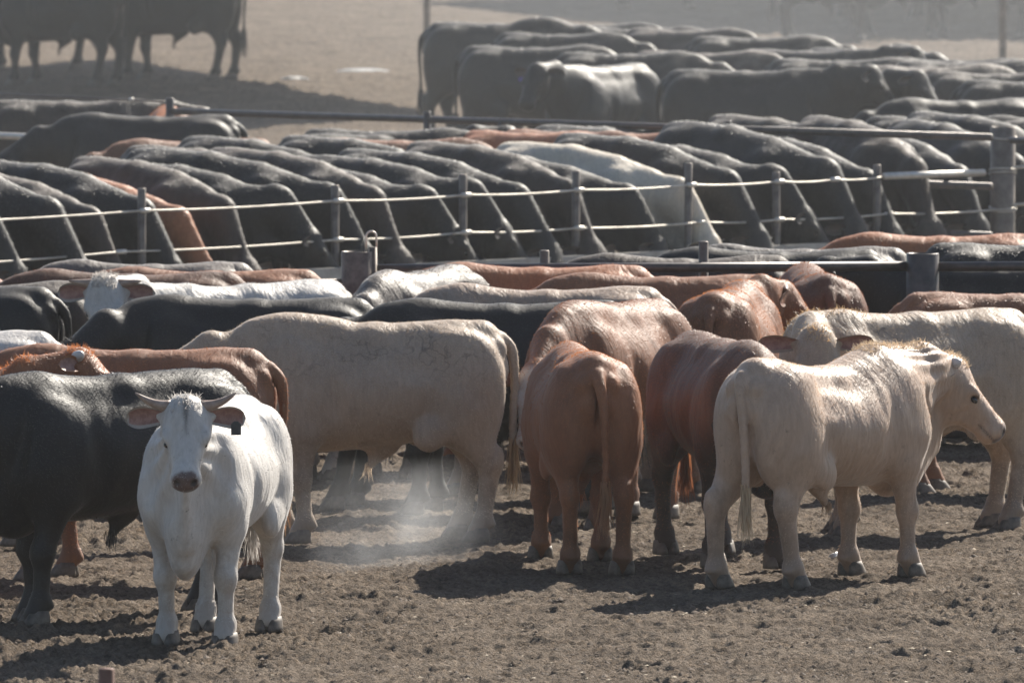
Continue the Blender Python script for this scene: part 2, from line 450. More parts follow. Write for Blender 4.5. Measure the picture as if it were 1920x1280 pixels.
for z, dia in RAILS:
    A, B = front_pt(707, z) - g0, front_pt(1700, z) - g0
    MB().tube([A, B], dia / 2, 12).build("gate_rail", M_STEEL_DARK, gate)
pl = empty("pipe_rails", front_pt(-420, 0)); tag(pl, "horizontal pipe rails left of the gate post, mostly hidden behind cattle", "fence rails")
pr = empty("pipe_rails", front_pt(1762, 0)); tag(pr, "horizontal pipe rails running from the wide right-hand post out of the frame", "fence rails")
for z, dia in RAILS:
    MB().tube([front_pt(-395, z - .09) - front_pt(-420, 0), front_pt(640, z - .09) - front_pt(-420, 0)], dia / 2 * .6, 10).build("rail", M_STEEL, pl)
    MB().tube([front_pt(1761, z - .005) - front_pt(1762, 0), front_pt(2500, z - .005) - front_pt(1762, 0)], dia / 2, 10).build("rail", M_STEEL_DARK, pr)

# cable fence along the feed bunk, from the back corner post towards the left foreground
CA, CB = Vector((-960 / 221.0, FPX / 221.0, 0)), Vector((922 / 203.0, FPX / 203.0, 0))
def cable_pt(px, z=0.0, off=0.0):
    """Point of the cable fence seen in column px."""
    u = (px - 960) / FPX
    D = CB - CA
    t = (u * CA.y - CA.x) / (D.x - u * D.y)
    p = CA + D * t
    nrm = Vector((D.y, -D.x, 0)).normalized()          # towards the bunk and the camera
    p = p + nrm * off
    p.z = z
    return p
GC = "thin posts of the cable fence"
for px, hgt, lab in ((-230, 1.22, "thin post of the cable fence beyond the left edge"),
                     (265, 1.235, "thin cable-fence post in front of the brown hide in the feeding row"),
                     (628, 1.19, "thin cable-fence post above the wide gate post"),
                     (868, 1.235, "thin cable-fence post left of the white steer, midway along the row"),
                     (1080, 1.225, "thin cable-fence post in front of the white steer's flank"),
                     (1291, 1.25, "thin cable-fence post just right of the white steer's head"),
                     (1456, 1.135, "shortest thin cable-fence post, third from the corner post"),
                     (1645, 1.16, "thin cable-fence post where the bright pipe begins")):
    pipe_post("cable_post", cable_pt(px), 0.072, hgt, M_STEEL, lab, GC, 14, False)
pipe_post("corner_post", cable_pt(1881), 0.232, 1.46, M_STEEL, "wide rusty-grey corner post where the cables are tied off", "heavy posts of the back fence")
for z in (1.06, 1.03, .72, .70, 1.37):
    ring = [(0.122 * math.cos(t * .3), 0.122 * math.sin(t * .3), z + .02 * math.sin(t * .3 + z * 9)) for t in range(22)]
    MB().tube(ring, 0.009, 6).build("wire_tie", M_CABLE, bpy.data.objects['corner_post'])
GW = "bright cables along the feeding row"
def cable(name, zs, label):
    """A cable with clips; zs: (column, height) stations."""
    root = empty(name, cable_pt(zs[0][0], 0)); tag(root, label, "cable", GW)
    o0 = cable_pt(zs[0][0], 0)
    pts = []
    for (p0, z0), (p1, z1) in zip(zs[:-1], zs[1:]):
        for i in range(8):
            t = i / 8
            pts.append(cable_pt(p0 + (p1 - p0) * t, z0 + (z1 - z0) * t - 0.016 * 4 * t * (1 - t), 0.045) - o0)
    pts.append(cable_pt(zs[-1][0], zs[-1][1], 0.045) - o0)
    MB().tube(pts, 0.0095, 8).build("strand", M_CABLE, root)
    for px, z in zs[1:-1]:
        c = cable_pt(px, z, 0.045) - o0
        dv = (CB - CA).normalized()
        MB().tube([c - dv * .05, c + dv * .05], 0.021, 8).build("clip", M_BRIGHT, root)
cable("fence_cable", [(-230, 1.03), (265, 1.045), (628, 1.055), (868, 1.055), (1080, 1.055), (1291, 1.055), (1456, 1.05), (1560, 1.045), (1650, 1.05)], "upper bright cable across the feeding cattle")
cable("fence_cable", [(-230, 0.66), (220, 0.70), (628, 0.715), (868, 0.725), (1080, 0.715), (1310, 0.715), (1456, 0.705), (1660, 0.71), (1870, 0.70)], "lower bright cable across the necks of the feeding cattle")
o0 = cable_pt(1652, 0)
MB().tube([cable_pt(1652, 1.055, .04) - o0, cable_pt(1840, 1.045, .04) - o0], 0.032, 12).build("bright_pipe", M_BRIGHT).location = o0
tag(bpy.data.objects["bright_pipe"], "bright sunlit pipe joining the last thin post to the corner post", "pipe")
cr = empty("fence_cable", cable_pt(1881, 0)); tag(cr, "bright cables running right from the wide corner post out of the frame", "cable", GW)
for z in (1.085, 0.74): MB().tube([cable_pt(1881, z, .1) - cable_pt(1881, 0), cable_pt(2400, z + .03, .1) - cable_pt(1881, 0)], 0.016, 8).build("strand", M_CABLE, cr)

# concrete feed bunk at the foot of the cable fence, hidden by the front herd
M_CONC = noisy_mat("worn_concrete", (0.22, 0.20, 0.18), (0.34, 0.32, 0.29), 6, 0.85)
prof = [(0.10, 0.0), (0.10, 0.50), (0.18, 0.50), (0.26, 0.16), (0.62, 0.14), (0.72, 0.34), (0.82, 0.34), (0.84, 0.0)]
A, B = cable_pt(-230), cable_pt(1860)
nrm = Vector(((CB - CA).y, -(CB - CA).x, 0)).normalized()
mb = MB()
for q in (A, B): mb.V += [tuple(q + nrm * a - A + Vector((0, 0, z - .02))) for a, z in prof]
n = len(prof)
mb.F += [(i, i + 1, n + i + 1, n + i) for i in range(n - 1)] + [tuple(range(n - 1, -1, -1)), tuple(range(n, 2 * n))]
bk = mb.build("feed_bunk", M_CONC, smooth=False); bk.location = A
tag(bk, "long concrete feed trough under the noses of the feeding row", "trough")

# back pipe fence
BA, BB_ = ground_of(318, FPX / 193.5), ground_of(1858, FPX / 204.8)
def back_pt(px, z):
    u = (px - 960) / FPX
    D = BB_ - BA
    t = (u * BA.y - BA.x) / (D.x - u * D.y)
    p = BA + D * t; p.z = z
    return p
GB = "posts of the back pipe fence"
for px, hgt, dia, lab in ((318, 1.53, .082, "dark back-fence post behind a black steer's rump, at the rail's left end"),
                          (801, 1.475, .072, "dark post of the back fence under the leftmost bull of the far group"),
                          (940, 1.43, .072, "short dark post of the back fence above the red hides"),
                          (1365, 1.475, .072, "dark post of the back fence below the middle of the far group")):
    pipe_post("back_post", back_pt(px, 0), dia, hgt, M_STEEL_DARK, lab, GB, 14, False)
rails = empty("back_rails", back_pt(318, 0)); tag(rails, "long dark pipe rail of the back fence, from the left post to the corner post", "fence rails")
for z in (1.40, 0.95, 0.5):
    MB().tube([back_pt(322, z) - back_pt(318, 0), back_pt(1860, z) - back_pt(318, 0)], 0.034, 10).build("rail", M_STEEL_DARK, rails)
lw = empty("wire_rails", back_pt(318, 0)); tag(lw, "thin wire and blue-grey lower pipe left of the back fence post", "fence rails")
MB().tube([back_pt(315, 1.49) - back_pt(318, 0), back_pt(240, 1.50) - back_pt(318, 0), back_pt(-500, 1.55) - back_pt(318, 0)], 0.010, 8).build("wire", M_STEEL_DARK, lw)
MB().tube([back_pt(243, 1.50) - back_pt(318, 0), back_pt(249, 1.50) - back_pt(318, 0)], 0.02, 8).build("wire_clip", M_BRIGHT, lw)
for z in (1.10, .6): MB().tube([back_pt(315, z) - back_pt(318, 0), back_pt(-500, z + .02) - back_pt(318, 0)], 0.032, 10).build("rail", M_BRIGHT, lw)
rr = empty("back_rails", back_pt(1881, 0)); tag(rr, "dark pipe rails running right from the corner post out of the frame", "fence rails")
for z in (1.38, .5): MB().tube([back_pt(1895, z) - back_pt(1881, 0), back_pt(2500, z) - back_pt(1881, 0)], 0.03, 10).build("rail", M_STEEL_DARK, rr)

# short stub of a near fence post at the bottom edge
pipe_post("rusty_post", ground_of(197, FPX / 413), 0.074, 1.17, M_RUST, "small rusty post top poking up at the bottom edge", None, 18, False)

# thin stubs rising behind the gate rail
for px, hgt, lab in ((1021, 1.47, "small capped pipe stub rising behind the gate rail, left of the brown backs"),
                     (1320, 1.53, "small pipe stub behind the gate rail, below the white steer's head")):
    p = front_pt(px, 0); p.y += 0.09
    pipe_post("pipe_stub", p, 0.07, hgt, M_STEEL, lab, "pipe stubs behind the gate", 14, False)

# shade roofs on tall poles over the back pens (the roofs are above the picture)
def shade(name, quad, height, poles, label):
    """quad: corners of the shadow on the ground; the roof is that, moved up the sun's rays."""
    off = Vector((TO_SUN.x, TO_SUN.y, 0)) * (height / TO_SUN.z)
    c = sum(quad, Vector((0, 0, 0))) / 4
    root = empty(name, c); tag(root, label, "shade roof", "shade roofs over the back pens")
    mb = MB()
    q = [p + off - c for p in quad]
    mb.V += [tuple(p + Vector((0, 0, height))) for p in q] + [tuple(p + Vector((0, 0, height + .06))) for p in q]
    mb.F += [(3, 2, 1, 0), (4, 5, 6, 7)] + [(i, (i + 1) % 4, (i + 1) % 4 + 4, i + 4) for i in range(4)]
    mb.build("roof", M_STEEL, root, smooth=False)
    for p in poles:
        MB().tube([p - c + Vector((0, 0, -.2)), p - c + Vector((0, 0, height))], 0.052, 12).build("pole", M_STEEL, root)
    return root
V3 = lambda x, y: Vector((x, y, 0))
shade("shade_structure", [at(225, 108), at(830, 214), at(150, 268), at(-700, 190)], 4.2, [at(800, 68), at(-560, 100)], "tall shade roof whose thin pole stands behind the leftmost far bull")
shade("shade_structure", [at(780, 4), at(1330, 62), at(2500, 95), at(2200, -60)], 4.2, [at(1880, 150), at(2500, 150)], "tall shade roof whose dark pole stands at the top right corner")

# ------------------------------------------------------------------ implicit surface for the animals
class Field:
    def __init__(s, lo, hi, h):
        s.lo, s.h = np.array(lo, float), h
        s.n = np.ceil((np.array(hi) - s.lo) / h).astype(int) + 1
        s.F = np.full(s.n, 1.0, np.float32)
        s.ax = [s.lo[i] + h * np.arange(s.n[i]) for i in range(3)]
    def block(s, lo, hi, m):
        a = np.clip(np.floor((np.minimum(lo, hi) - m - s.lo) / s.h).astype(int), 0, s.n)
        b = np.clip(np.ceil((np.maximum(lo, hi) + m - s.lo) / s.h).astype(int) + 1, 0, s.n)
        sl = tuple(slice(a[i], b[i]) for i in range(3))
        X = s.ax[0][sl[0]][:, None, None]; Y = s.ax[1][sl[1]][None, :, None]; Z = s.ax[2][sl[2]][None, None, :]
        return sl, X, Y, Z
    def put(s, sl, d, k):
        a = s.F[sl]
        if a.size == 0: return
        h = np.clip(0.5 + 0.5 * (a - d) / k, 0, 1)
        s.F[sl] = a + (d - a) * h - k * h * (1 - h)
    def cut(s, sl, d, k):
        a = s.F[sl]
        if a.size == 0: return
        d = -d
        h = np.clip(0.5 - 0.5 * (a - d) / k, 0, 1)
        s.F[sl] = a + (d - a) * h + k * h * (1 - h)
    def ell(s, c, r, k=0.04, M=None, cut=False):
        """ellipsoid; columns of M are its axes"""
        c, r = np.array(c, float), np.array(r, float)
        R_ = r.max()
        sl, X, Y, Z = s.block(c - R_, c + R_, k + 0.03)
        x, y, z = X - c[0], Y - c[1], Z - c[2]
        if M is not None:
            M = np.array(M)
            x, y, z = (M[0, i] * x + M[1, i] * y + M[2, i] * z for i in range(3))
        q = np.sqrt((x / r[0]) ** 2 + (y / r[1]) ** 2 + (z / r[2]) ** 2)
        q2 = np.sqrt((x / r[0] ** 2) ** 2 + (y / r[1] ** 2) ** 2 + (z / r[2] ** 2) ** 2)
        d = np.where(q2 > 1e-6, q * (q - 1) / np.maximum(q2, 1e-6), -r.min())
        (s.cut if cut else s.put)(sl, d.astype(np.float32), k)
    def cone(s, A, B, ra, rb, k=0.04, up=(0, 0, 1)):
        """capsule from A to B with elliptic sections (side, up) that taper"""
        A, B = np.array(A, float), np.array(B, float)
        ra = np.array(ra if hasattr(ra, '__len__') else (ra, ra), float)
        rb = np.array(rb if hasattr(rb, '__len__') else (rb, rb), float)
        T = B - A; Ln = np.linalg.norm(T); T = T / Ln
        up = np.array(up, float); U = up - T * up.dot(T)
        if np.linalg.norm(U) < 1e-3: U = np.array((1., 0, 0)) - T * T[0]
        U /= np.linalg.norm(U); S = np.cross(T, U)
        m = max(ra.max(), rb.max()) + k + 0.03
        sl, X, Y, Z = s.block(np.minimum(A, B), np.maximum(A, B), m)
        x, y, z = X - A[0], Y - A[1], Z - A[2]
        t = T[0] * x + T[1] * y + T[2] * z
        tc = np.clip(t / Ln, 0, 1)
        w = t - tc * Ln
        sd = S[0] * x + S[1] * y + S[2] * z; ud = U[0] * x + U[1] * y + U[2] * z
        e = tc * tc * (3 - 2 * tc) * .5 + tc * .5
        rs, ru = ra[0] + (rb[0] - ra[0]) * e, ra[1] + (rb[1] - ra[1]) * e
        mn = np.minimum(rs, ru)
        d = (np.sqrt((sd / rs) ** 2 + (ud / ru) ** 2 + (w / mn) ** 2) - 1) * mn
        s.put(sl, d.astype(np.float32), k)
    def mesh(s, smooth=2):
        F = s.F; S = F < 0
        nx, ny, nz = F.shape
        cnt = np.zeros((nx - 1, ny - 1, nz - 1), np.int8)
        for i in (0, 1):
            for j in (0, 1):
                for k in (0, 1):
                    cnt += S[i:nx - 1 + i, j:ny - 1 + j, k:nz - 1 + k]
        act = np.argwhere((cnt > 0) & (cnt < 8))
        idx = -np.ones(cnt.shape, np.int64)
        idx[act[:, 0], act[:, 1], act[:, 2]] = np.arange(len(act))
        acc = np.zeros((len(act), 3)); num = np.zeros(len(act))
        cor = [(i, j, k) for i in (0, 1) for j in (0, 1) for k in (0, 1)]
        val = {c: F[act[:, 0] + c[0], act[:, 1] + c[1], act[:, 2] + c[2]].astype(float) for c in cor}
        for c in cor:
            for a in range(3):
                if c[a] == 0:
                    e = list(c); e[a] = 1; e = tuple(e)
                    v0, v1 = val[c], val[e]
                    x = (v0 < 0) != (v1 < 0)
                    t = np.where(x, v0 / np.where(x, v0 - v1, 1), 0)
                    p = np.tile(np.array(c, float), (len(act), 1)); p[:, a] = t
                    acc += p * x[:, None]; num += x
        V = s.lo + s.h * (act + acc / num[:, None])
        quads = []
        for a in range(3):
            b, c = (a + 1) % 3, (a + 2) % 3
            s0 = [slice(None)] * 3; s1 = [slice(None)] * 3
            s0[a] = slice(0, -1); s1[a] = slice(1, None)
            X = np.argwhere(S[tuple(s0)] != S[tuple(s1)])
            X = X[(X[:, b] > 0) & (X[:, c] > 0) & (X[:, b] < F.shape[b] - 1) & (X[:, c] < F.shape[c] - 1)]
            ins = S[X[:, 0], X[:, 1], X[:, 2]]
            q = []
            for db, dc in ((-1, -1), (0, -1), (0, 0), (-1, 0)):
                Q = X.copy(); Q[:, b] += db; Q[:, c] += dc
                q.append(idx[Q[:, 0], Q[:, 1], Q[:, 2]])
            q = np.stack(q, 1)
            q[~ins] = q[~ins][:, ::-1]
            quads.append(q)
        Q = np.concatenate(quads)
        E = np.concatenate([Q[:, [0, 1]], Q[:, [1, 2]], Q[:, [2, 3]], Q[:, [3, 0]]])
        for _ in range(smooth):
            sm = np.zeros_like(V); n = np.zeros(len(V))
            for a, b in ((0, 1), (1, 0)):
                for d in range(3): sm[:, d] += np.bincount(E[:, a], V[E[:, b], d], len(V))
                n += np.bincount(E[:, a], minlength=len(V))
            V = V * .5 + .5 * sm / np.maximum(n, 1)[:, None]
        return V, Q

def spline(xs, ys):
    xs, ys = np.array(xs, float), np.array(ys, float)
    m = np.gradient(ys, xs)
    def f(x):
        i = np.clip(np.searchsorted(xs, x) - 1, 0, len(xs) - 2)
        h = xs[i + 1] - xs[i]; t = np.clip((x - xs[i]) / h, 0, 1)
        return ((2 * t ** 3 - 3 * t ** 2 + 1) * ys[i] + (t ** 3 - 2 * t ** 2 + t) * h * m[i]
                + (-2 * t ** 3 + 3 * t ** 2) * ys[i + 1] + (t ** 3 - t ** 2) * h * m[i + 1])
    return f

def dirv(yaw, pitch):
    y, p = R(yaw), R(pitch)
    return np.array((math.cos(p) * math.cos(y), math.cos(p) * math.sin(y), math.sin(p)))

def face_normals(V, Q):
    n = np.cross(V[Q[:, 2]] - V[Q[:, 0]], V[Q[:, 3]] - V[Q[:, 1]])
    a = np.linalg.norm(n, axis=1)
    return n / np.maximum(a, 1e-12)[:, None], a

def fur_mesh(name, V, Q, mat, count, length, rs, zmin=0.15):
    """Short hairs all over a coat, lying back and down."""
    n, a = face_normals(V, Q)
    c = V[Q].mean(1)
    w = a * np.where(c[:, 2] > zmin, 1, 0) * (0.35 + np.clip(n[:, 2] + .3, 0, 1))
    f = rs.choice(len(Q), count, p=w / w.sum())
    r = rs.rand(count, 4); r /= r.sum(1)[:, None]
    p = (V[Q[f]] * r[:, :, None]).sum(1)
    nn = n[f]
    flow = np.array((-0.8, 0, -0.7)) + rs.randn(count, 3) * .35
    flow -= nn * (flow * nn).sum(1)[:, None]
    flow /= np.linalg.norm(flow, axis=1)[:, None] + 1e-9
    lift = 0.12 + 0.38 * rs.rand(count)[:, None] ** 2
    d = flow * (1 - lift) + nn * lift
    d /= np.linalg.norm(d, axis=1)[:, None]
    L = length * (0.5 + rs.rand(count))[:, None]
    s = np.cross(d, nn); s /= np.linalg.norm(s, axis=1)[:, None] + 1e-9
    wd = 0.0026
    base = p - nn * 0.004
    P = np.stack([base - s * wd, base + s * wd, base + d * L], 1).reshape(-1, 3)
    return mesh_from(name, P, np.arange(count * 3).reshape(-1, 3), mat, smooth=False)

def strands_mesh(name, roots, dirs, lens, mat, rs, width=0.004, grav=0.25, curl=0.15, seg=4):
    """Longer locks: each strand is a narrow tapering ribbon."""
    V, F = [], []
    for p, d, L in zip(roots, dirs, lens):
        p = np.array(p, float); d = np.array(d, float) / np.linalg.norm(d)
        s = np.cross(d, rs.randn(3)); s /= np.linalg.norm(s)
        b = len(V)
        for i in range(seg + 1):
            w = width * (1 - i / seg * .85)
            V += [p - s * w, p + s * w]
            d = d + rs.randn(3) * curl + np.array((0, 0, -grav)) / seg; d /= np.linalg.norm(d)
            p = p + d * L / seg
        F += [(b + 2 * i, b + 2 * i + 1, b + 2 * i + 3, b + 2 * i + 2) for i in range(seg)]
    return mesh_from(name, np.array(V), np.array(F), mat, smooth=False)

# ------------------------------------------------------------------ the steer
def hoof_mesh(name, mat):
    """A cloven hoof: two claws side by side, toes forward (+x)."""
    V, F = [], []
    prof = [(0.0, -0.066, 0.112, 0.043), (0.025, -0.065, 0.102, 0.042), (0.060, -0.062, 0.076, 0.037), (0.088, -0.052, 0.050, 0.030)]
    for sgn in (-1, 1):
        b = len(V); n = 12
        for z, x0, x1, w in prof:
            for k in range(n):
                a = 2 * math.pi * k / n
                ca, sa = math.cos(a), math.sin(a)
                x = (x0 + x1) / 2 + (x1 - x0) / 2 * ca
                y = sgn * 0.043 + w * sa * (1 - 0.35 * max(ca, 0) ** 2) - sgn * 0.014 * max(ca, 0)
                V.append((x, y, z - 0.004))
        for i in range(len(prof) - 1):
            for k in range(n):
                k2 = (k + 1) % n
                F.append((b + i * n + k, b + i * n + k2, b + (i + 1) * n + k2, b + (i + 1) * n + k))
        F.append(tuple(b + k for k in range(n - 1, -1, -1)))
        F.append(tuple(b + 3 * n + k for k in range(n)))
    return mesh_from(name, np.array(V), F, mat)
LOCK = {'tan': hair_mat('lock_tan', (0.50, 0.34, 0.19), .5, .35), 'cream': hair_mat('lock_cream', (0.56, 0.43, 0.29), .6, .3), 'red': hair_mat('lock_red', (0.40, 0.22, 0.12), .5, .45)}
HOOF = hoof_mesh("hoof", M_HOOF)
HOOF_PALE = hoof_mesh("hoof_pale", M_HOOF_PALE)

def ear_mesh(coat, skin, L=0.2, W=0.058, droop=0.2, name="ear"):
    """A cupped leaf along +y (outwards), open side to +x; two materials: coat outside, skin inside."""
    V, F, mi = [], [], []
    nu, nv = 13, 9
    for side in (0, 1):
        for i in range(nu):
            u = i / (nu - 1)
            w = W * (0.50 + 0.50 * math.sin(min(1, u * 1.35 + .08) * math.pi / 2)) * math.sqrt(max(0.0, 1 - max(0, (u - .45) / .55) ** 2.4)) + 0.002
            for j in range(nv):
                v = j / (nv - 1) * 2 - 1
                cup = 0.55 * w * (v * v) * (1.25 - u * .6)
                V.append((cup - 0.012 * (1 - side) * (1 - v * v) - 0.02 * u * u, u * L, v * w - droop * L * u * u + (0.008 * (1 - u))))
    M_ = nu * nv
    for i in range(nu - 1):
        for j in range(nv - 1):
            a = i * nv + j
            F.append((a, a + nv, a + nv + 1, a + 1)); mi.append(0)
            F.append((M_ + a, M_ + a + 1, M_ + a + nv + 1, M_ + a + nv)); mi.append(1 if 1 <= j < nv - 2 and i < nu - 2 else 0)
    me = mesh_from(name, np.array(V), F, [coat, skin])
    me.polygons.foreach_set("material_index", np.array(mi, dtype=np.int32))
    return me

EYE = None
def eye_mesh():
    global EYE
    if EYE is None:
        V, F = [], []
        n, m_ = 12, 8
        for i in range(m_ + 1):
            t = math.pi * i / m_
            for k in range(n):
                a = 2 * math.pi * k / n
                V.append((0.024 * math.sin(t) * math.cos(a), 0.018 * math.sin(t) * math.sin(a), 0.016 * math.cos(t)))
        for i in range(m_):
            for k in range(n):
                F.append((i * n + k, (i + 1) * n + k, (i + 1) * n + (k + 1) % n, i * n + (k + 1) % n))
        EYE = mesh_from("eye", np.array(V), np.array(F), M_EYE)
    return EYE

MUZ = {}
TOPX = [-0.88, -0.80, -0.62, -0.35, 0.0, 0.30, 0.48, 0.66, 0.80]
def body_mesh(pose, h):
    """One continuous body: trunk, neck, head, legs and tail."""
    hump, fat = pose.get('hump', 0.0), pose.get('fat', 1.0)
    back = pose.get('back', 0.0)
    feed = pose['neck'][1] < -20
    f = Field((-1.15, -0.95 if pose.get('wide') else -0.50, -0.02), (1.95 if not pose.get('wide') else 1.75, 0.95 if pose.get('wide') else 0.50, 1.95), h)
    # trunk
    top = spline(TOPX, [1.15, 1.285, 1.365, 1.352 - back, 1.325, 1.29, 1.255, 1.18, 1.06] if feed else [1.15, 1.285, 1.365, 1.352 - back, 1.335 - back, 1.345, 1.375 + hump * .3, 1.34, 1.22])
    bot = spline(TOPX, [1.00, 0.84, 0.72, 0.635, 0.575, 0.555, 0.56, 0.60, 0.74])
    wid = spline(TOPX, [0.10, 0.165, 0.245, 0.295, 0.335, 0.315, 0.275, 0.235, 0.13])
    sl, X, Y, Z = f.block(np.array((-0.88, -0.4, 0.5)), np.array((0.80, 0.4, 1.45)), 0.12)
    t_, b_, w_ = top(X), bot(X), wid(X) * fat
    zc, hh = (t_ + b_) / 2, (t_ - b_) / 2
    q = (Z - zc) / hh
    we = w_ * (1 - 0.28 * np.clip(q, 0, 1.3) ** 1.5 - 0.10 * np.clip(-q, 0, 1.3) ** 2)
    p = 2.1
    rad = ((np.abs(Y) / we) ** p + np.abs(q) ** p) ** (1 / p)
    mn = np.minimum(we, hh)
    d = (rad - 1) * mn
    axl = np.maximum(np.maximum(-0.88 - X, X - 0.80), 0)
    d = np.where(axl > 0, np.sqrt(np.maximum(d, 0) ** 2 + axl ** 2), d)
    f.put(sl, d.astype(np.float32), 0.03)
    # spine, hooks (hip bones), pins, shoulder tops
    f.cone((-0.74, 0, 1.30), (-0.05, 0, 1.29 - back), (.09, .055), (.09, .05), 0.10)
    f.cone((-0.05, 0, 1.29 - back), (0.42, 0, 1.21 if feed else 1.30), (.09, .05), (.09, .06), 0.10)
    for s in (-1, 1):
        f.ell((-0.52, s * .175, 1.235), (.10, .06, .06), 0.12)
        f.ell((-0.82, s * .085, 1.20), (.055, .05, .06), 0.07)
    if hump > 0 and not feed: f.ell((0.44, 0, 1.325 + hump * .5), (0.24, 0.09, .045 + hump * .6), 0.12)
    # hindquarters
    legs = pose.get('legs', [(0, 0)] * 4)              # fore left, fore right, hind left, hind right: (dx, dy) of the foot
    feet = []
    for i, s in ((2, 1), (3, -1)):
        dx, dy = legs[i]
        f.ell((-0.60, s * .165, 0.98), (.245, .152, .335), 0.055, M=rot_y(-8))
        f.ell((-0.72, s * .140, 0.90), (.135, .112, .28), 0.045)
        st = np.array((-0.46 + dx * .3, s * .20, 0.72))
        hk = np.array((-0.72 + dx * .75, s * .175 + dy * .7, 0.50))
        ft = np.array((-0.655 + dx, s * .170 + dy, 0.125))
        f.cone((-0.56, s * .185, 0.86), st, (.130, .18), (.100, .135), 0.07)
        f.cone((-0.58, s * .185, 0.78), hk + (0.02, 0, 0.0), (.116, .172), (.060, .080), 0.06, up=(1, 0, 0))
        f.cone(hk + (-0.028, 0, 0.055), hk + (0.0, 0, -0.03), (.040, .046), (.054, .066), 0.035, up=(1, 0, 0))
        f.cone(hk, ft, (.051, .066), (.046, .050), 0.03, up=(1, 0, 0))
        f.ell(ft + (0.0, 0, 0.0), (.059, .060, .060), 0.03)
        f.ell(ft + (-0.056, 0, -0.02), (.026, .044, .024), 0.02)
        f.cone(ft, ft + (0.04, 0, -0.07), (.056, .055), (.068, .062), 0.03)
        feet.append((ft[0] + 0.028, ft[1], 0.0))
    for i, s in ((0, 1), (1, -1)):
        dx, dy = legs[i]
        f.ell((0.50, s * .185, .90 if feed else .97), (.185, .105, .28), 0.12, M=rot_y(10))
        f.ell((0.60, s * .175, 0.86), (.14, .11, .17), 0.08)
        el = np.array((0.45 + dx * .25, s * .205, 0.70))
        kn = np.array((0.475 + dx * .75, s * .185 + dy * .6, 0.40))
        ft = np.array((0.465 + dx, s * .180 + dy, 0.125))
        f.cone((0.50, s * .20, 0.86), el, (.110, .17), (.095, .140), 0.07, up=(1, 0, 0))
        f.cone(el + (0, 0, .03), kn, (.086, .125), (.058, .062), 0.05, up=(1, 0, 0))
        f.ell(kn + (0.01, 0, 0), (.069, .068, .084), 0.035)
        f.cone(kn, ft, (.050, .054), (.045, .048), 0.03, up=(1, 0, 0))
        f.ell(ft, (.058, .060, .058), 0.03)
        f.ell(ft + (-0.055, 0, -0.02), (.026, .044, .024), 0.02)
        f.cone(ft, ft + (0.04, 0, -0.07), (.056, .055), (.068, .062), 0.03)
        feet.append((ft[0] + 0.028, ft[1], 0.0))
    for s in (-1, 1):
        f.ell((-0.30, s * .335, 1.13), (.12, .055, .085), 0.08, cut=True)            # hollow before the hip
        f.ell((0.245, s * .375, 0.88), (.045, .06, .26), 0.07, M=rot_y(8), cut=True)  # crease behind the shoulder
        f.ell((0.74, s * .22, 0.98), (.05, .05, .22), 0.06, M=rot_y(-14), cut=True)   # crease before the shoulder
        f.ell((-0.36, s * .26, 0.67), (.10, .05, .10), 0.06)                          # flank fold
    f.ell((-0.90, 0, 0.95), (.09, .022, .24), 0.05, cut=True)                         # between the buttocks
    # brisket, sheath
    f.ell((0.70, 0, 0.70), (.17, .115, .17), 0.10)
    f.ell((0.62, 0, 0.57), (.13, .055, .09), 0.09)
    bk = pose.get('brisket', 0)
    if bk:
        f.ell((0.72, 0, 0.66 - bk), (.10, .062, .16), 0.10)
        f.cone((0.80, 0, 0.98), (0.74, 0, 0.60 - bk), (.05, .08), (.04, .06), 0.09)
    if pose.get('sheath', True):
        f.cone((-0.10, 0, 0.60), (-0.02, 0, 0.475), (.05, .085), (.022, .03), 0.07, up=(1, 0, 0))
    # neck
    ny, npch, nl = pose['neck']
    B0 = np.array((0.56, 0, 1.08)); B1 = np.array((0.72, 0, 1.09 + 0.0012 * npch))
    D = dirv(ny, npch)
    poll = B1 + D * nl
    mid = (B1 * .55 + poll * .45) + np.array((0, 0, 0.03 if npch > 0 else 0.05 if npch > -20 else .085))
    upn = np.cross(np.cross(D, (0, 0, 1.0)), D); upn /= np.linalg.norm(upn)
    tk = pose.get('thick', 1.0)
    dn_ = .05 if npch < -20 else 0
    if dn_: B1 = B1 - np.array((0, 0, .09)); B0 = B0 - np.array((0, 0, .11)); poll = poll - np.array((0, 0, .04))
    f.cone(B0, B1, (.19, .285 - dn_), (.155 * tk, .255 - dn_), 0.09, up=(-.2, 0, 1))
    f.cone(B1, mid, (.150 * tk, .245 - dn_), (.115 * tk, .185), 0.07, up=upn)
    f.cone(mid, poll - D * .01 - upn * .08, (.112 * tk, .175), (.085 * tk, .125), 0.06, up=upn)
    hy, hp = pose['head']
    hs = pose.get('hs', 1.0)
    fx = dirv(hy, hp)
    roll = R(pose.get('roll', 0))
    sd = np.cross((0, 0, 1.0), fx); sd /= np.linalg.norm(sd)
    ux = np.cross(fx, sd)
    sd, ux = sd * math.cos(roll) + ux * math.sin(roll), ux * math.cos(roll) - sd * math.sin(roll)
    M = np.stack([fx, sd, ux], 1)
    H = lambda a, b, c: poll + M @ (np.array((a, b, c)) * hs)
    # dewlap
    dw = pose.get('dewlap', 0.5)
    if dw:
        f.cone((0.76, 0, 0.72), H(0.16, 0, -0.24), (.04, .10 * dw + .05), (.025, .05), 0.10, up=upn)
    if pose.get('throat'): f.cone((0.74, 0, 0.80), H(.20, 0, -.33), (.085, .26), (.055, .17), 0.09, up=(-.5, 0, 1))
    S_ = lambda *a: np.array(a) * hs
    f.ell(H(0.085, 0, -0.085), S_(.150, .136, .118), 0.05, M=M)
    f.ell(H(0.015, 0, -0.025), S_(.07, .100, .05), 0.05, M=M)
    f.cone(H(0.10, 0, -0.06), H(0.40, 0, -0.075), S_(.128, .092), S_(.083, .073), 0.04, up=ux)
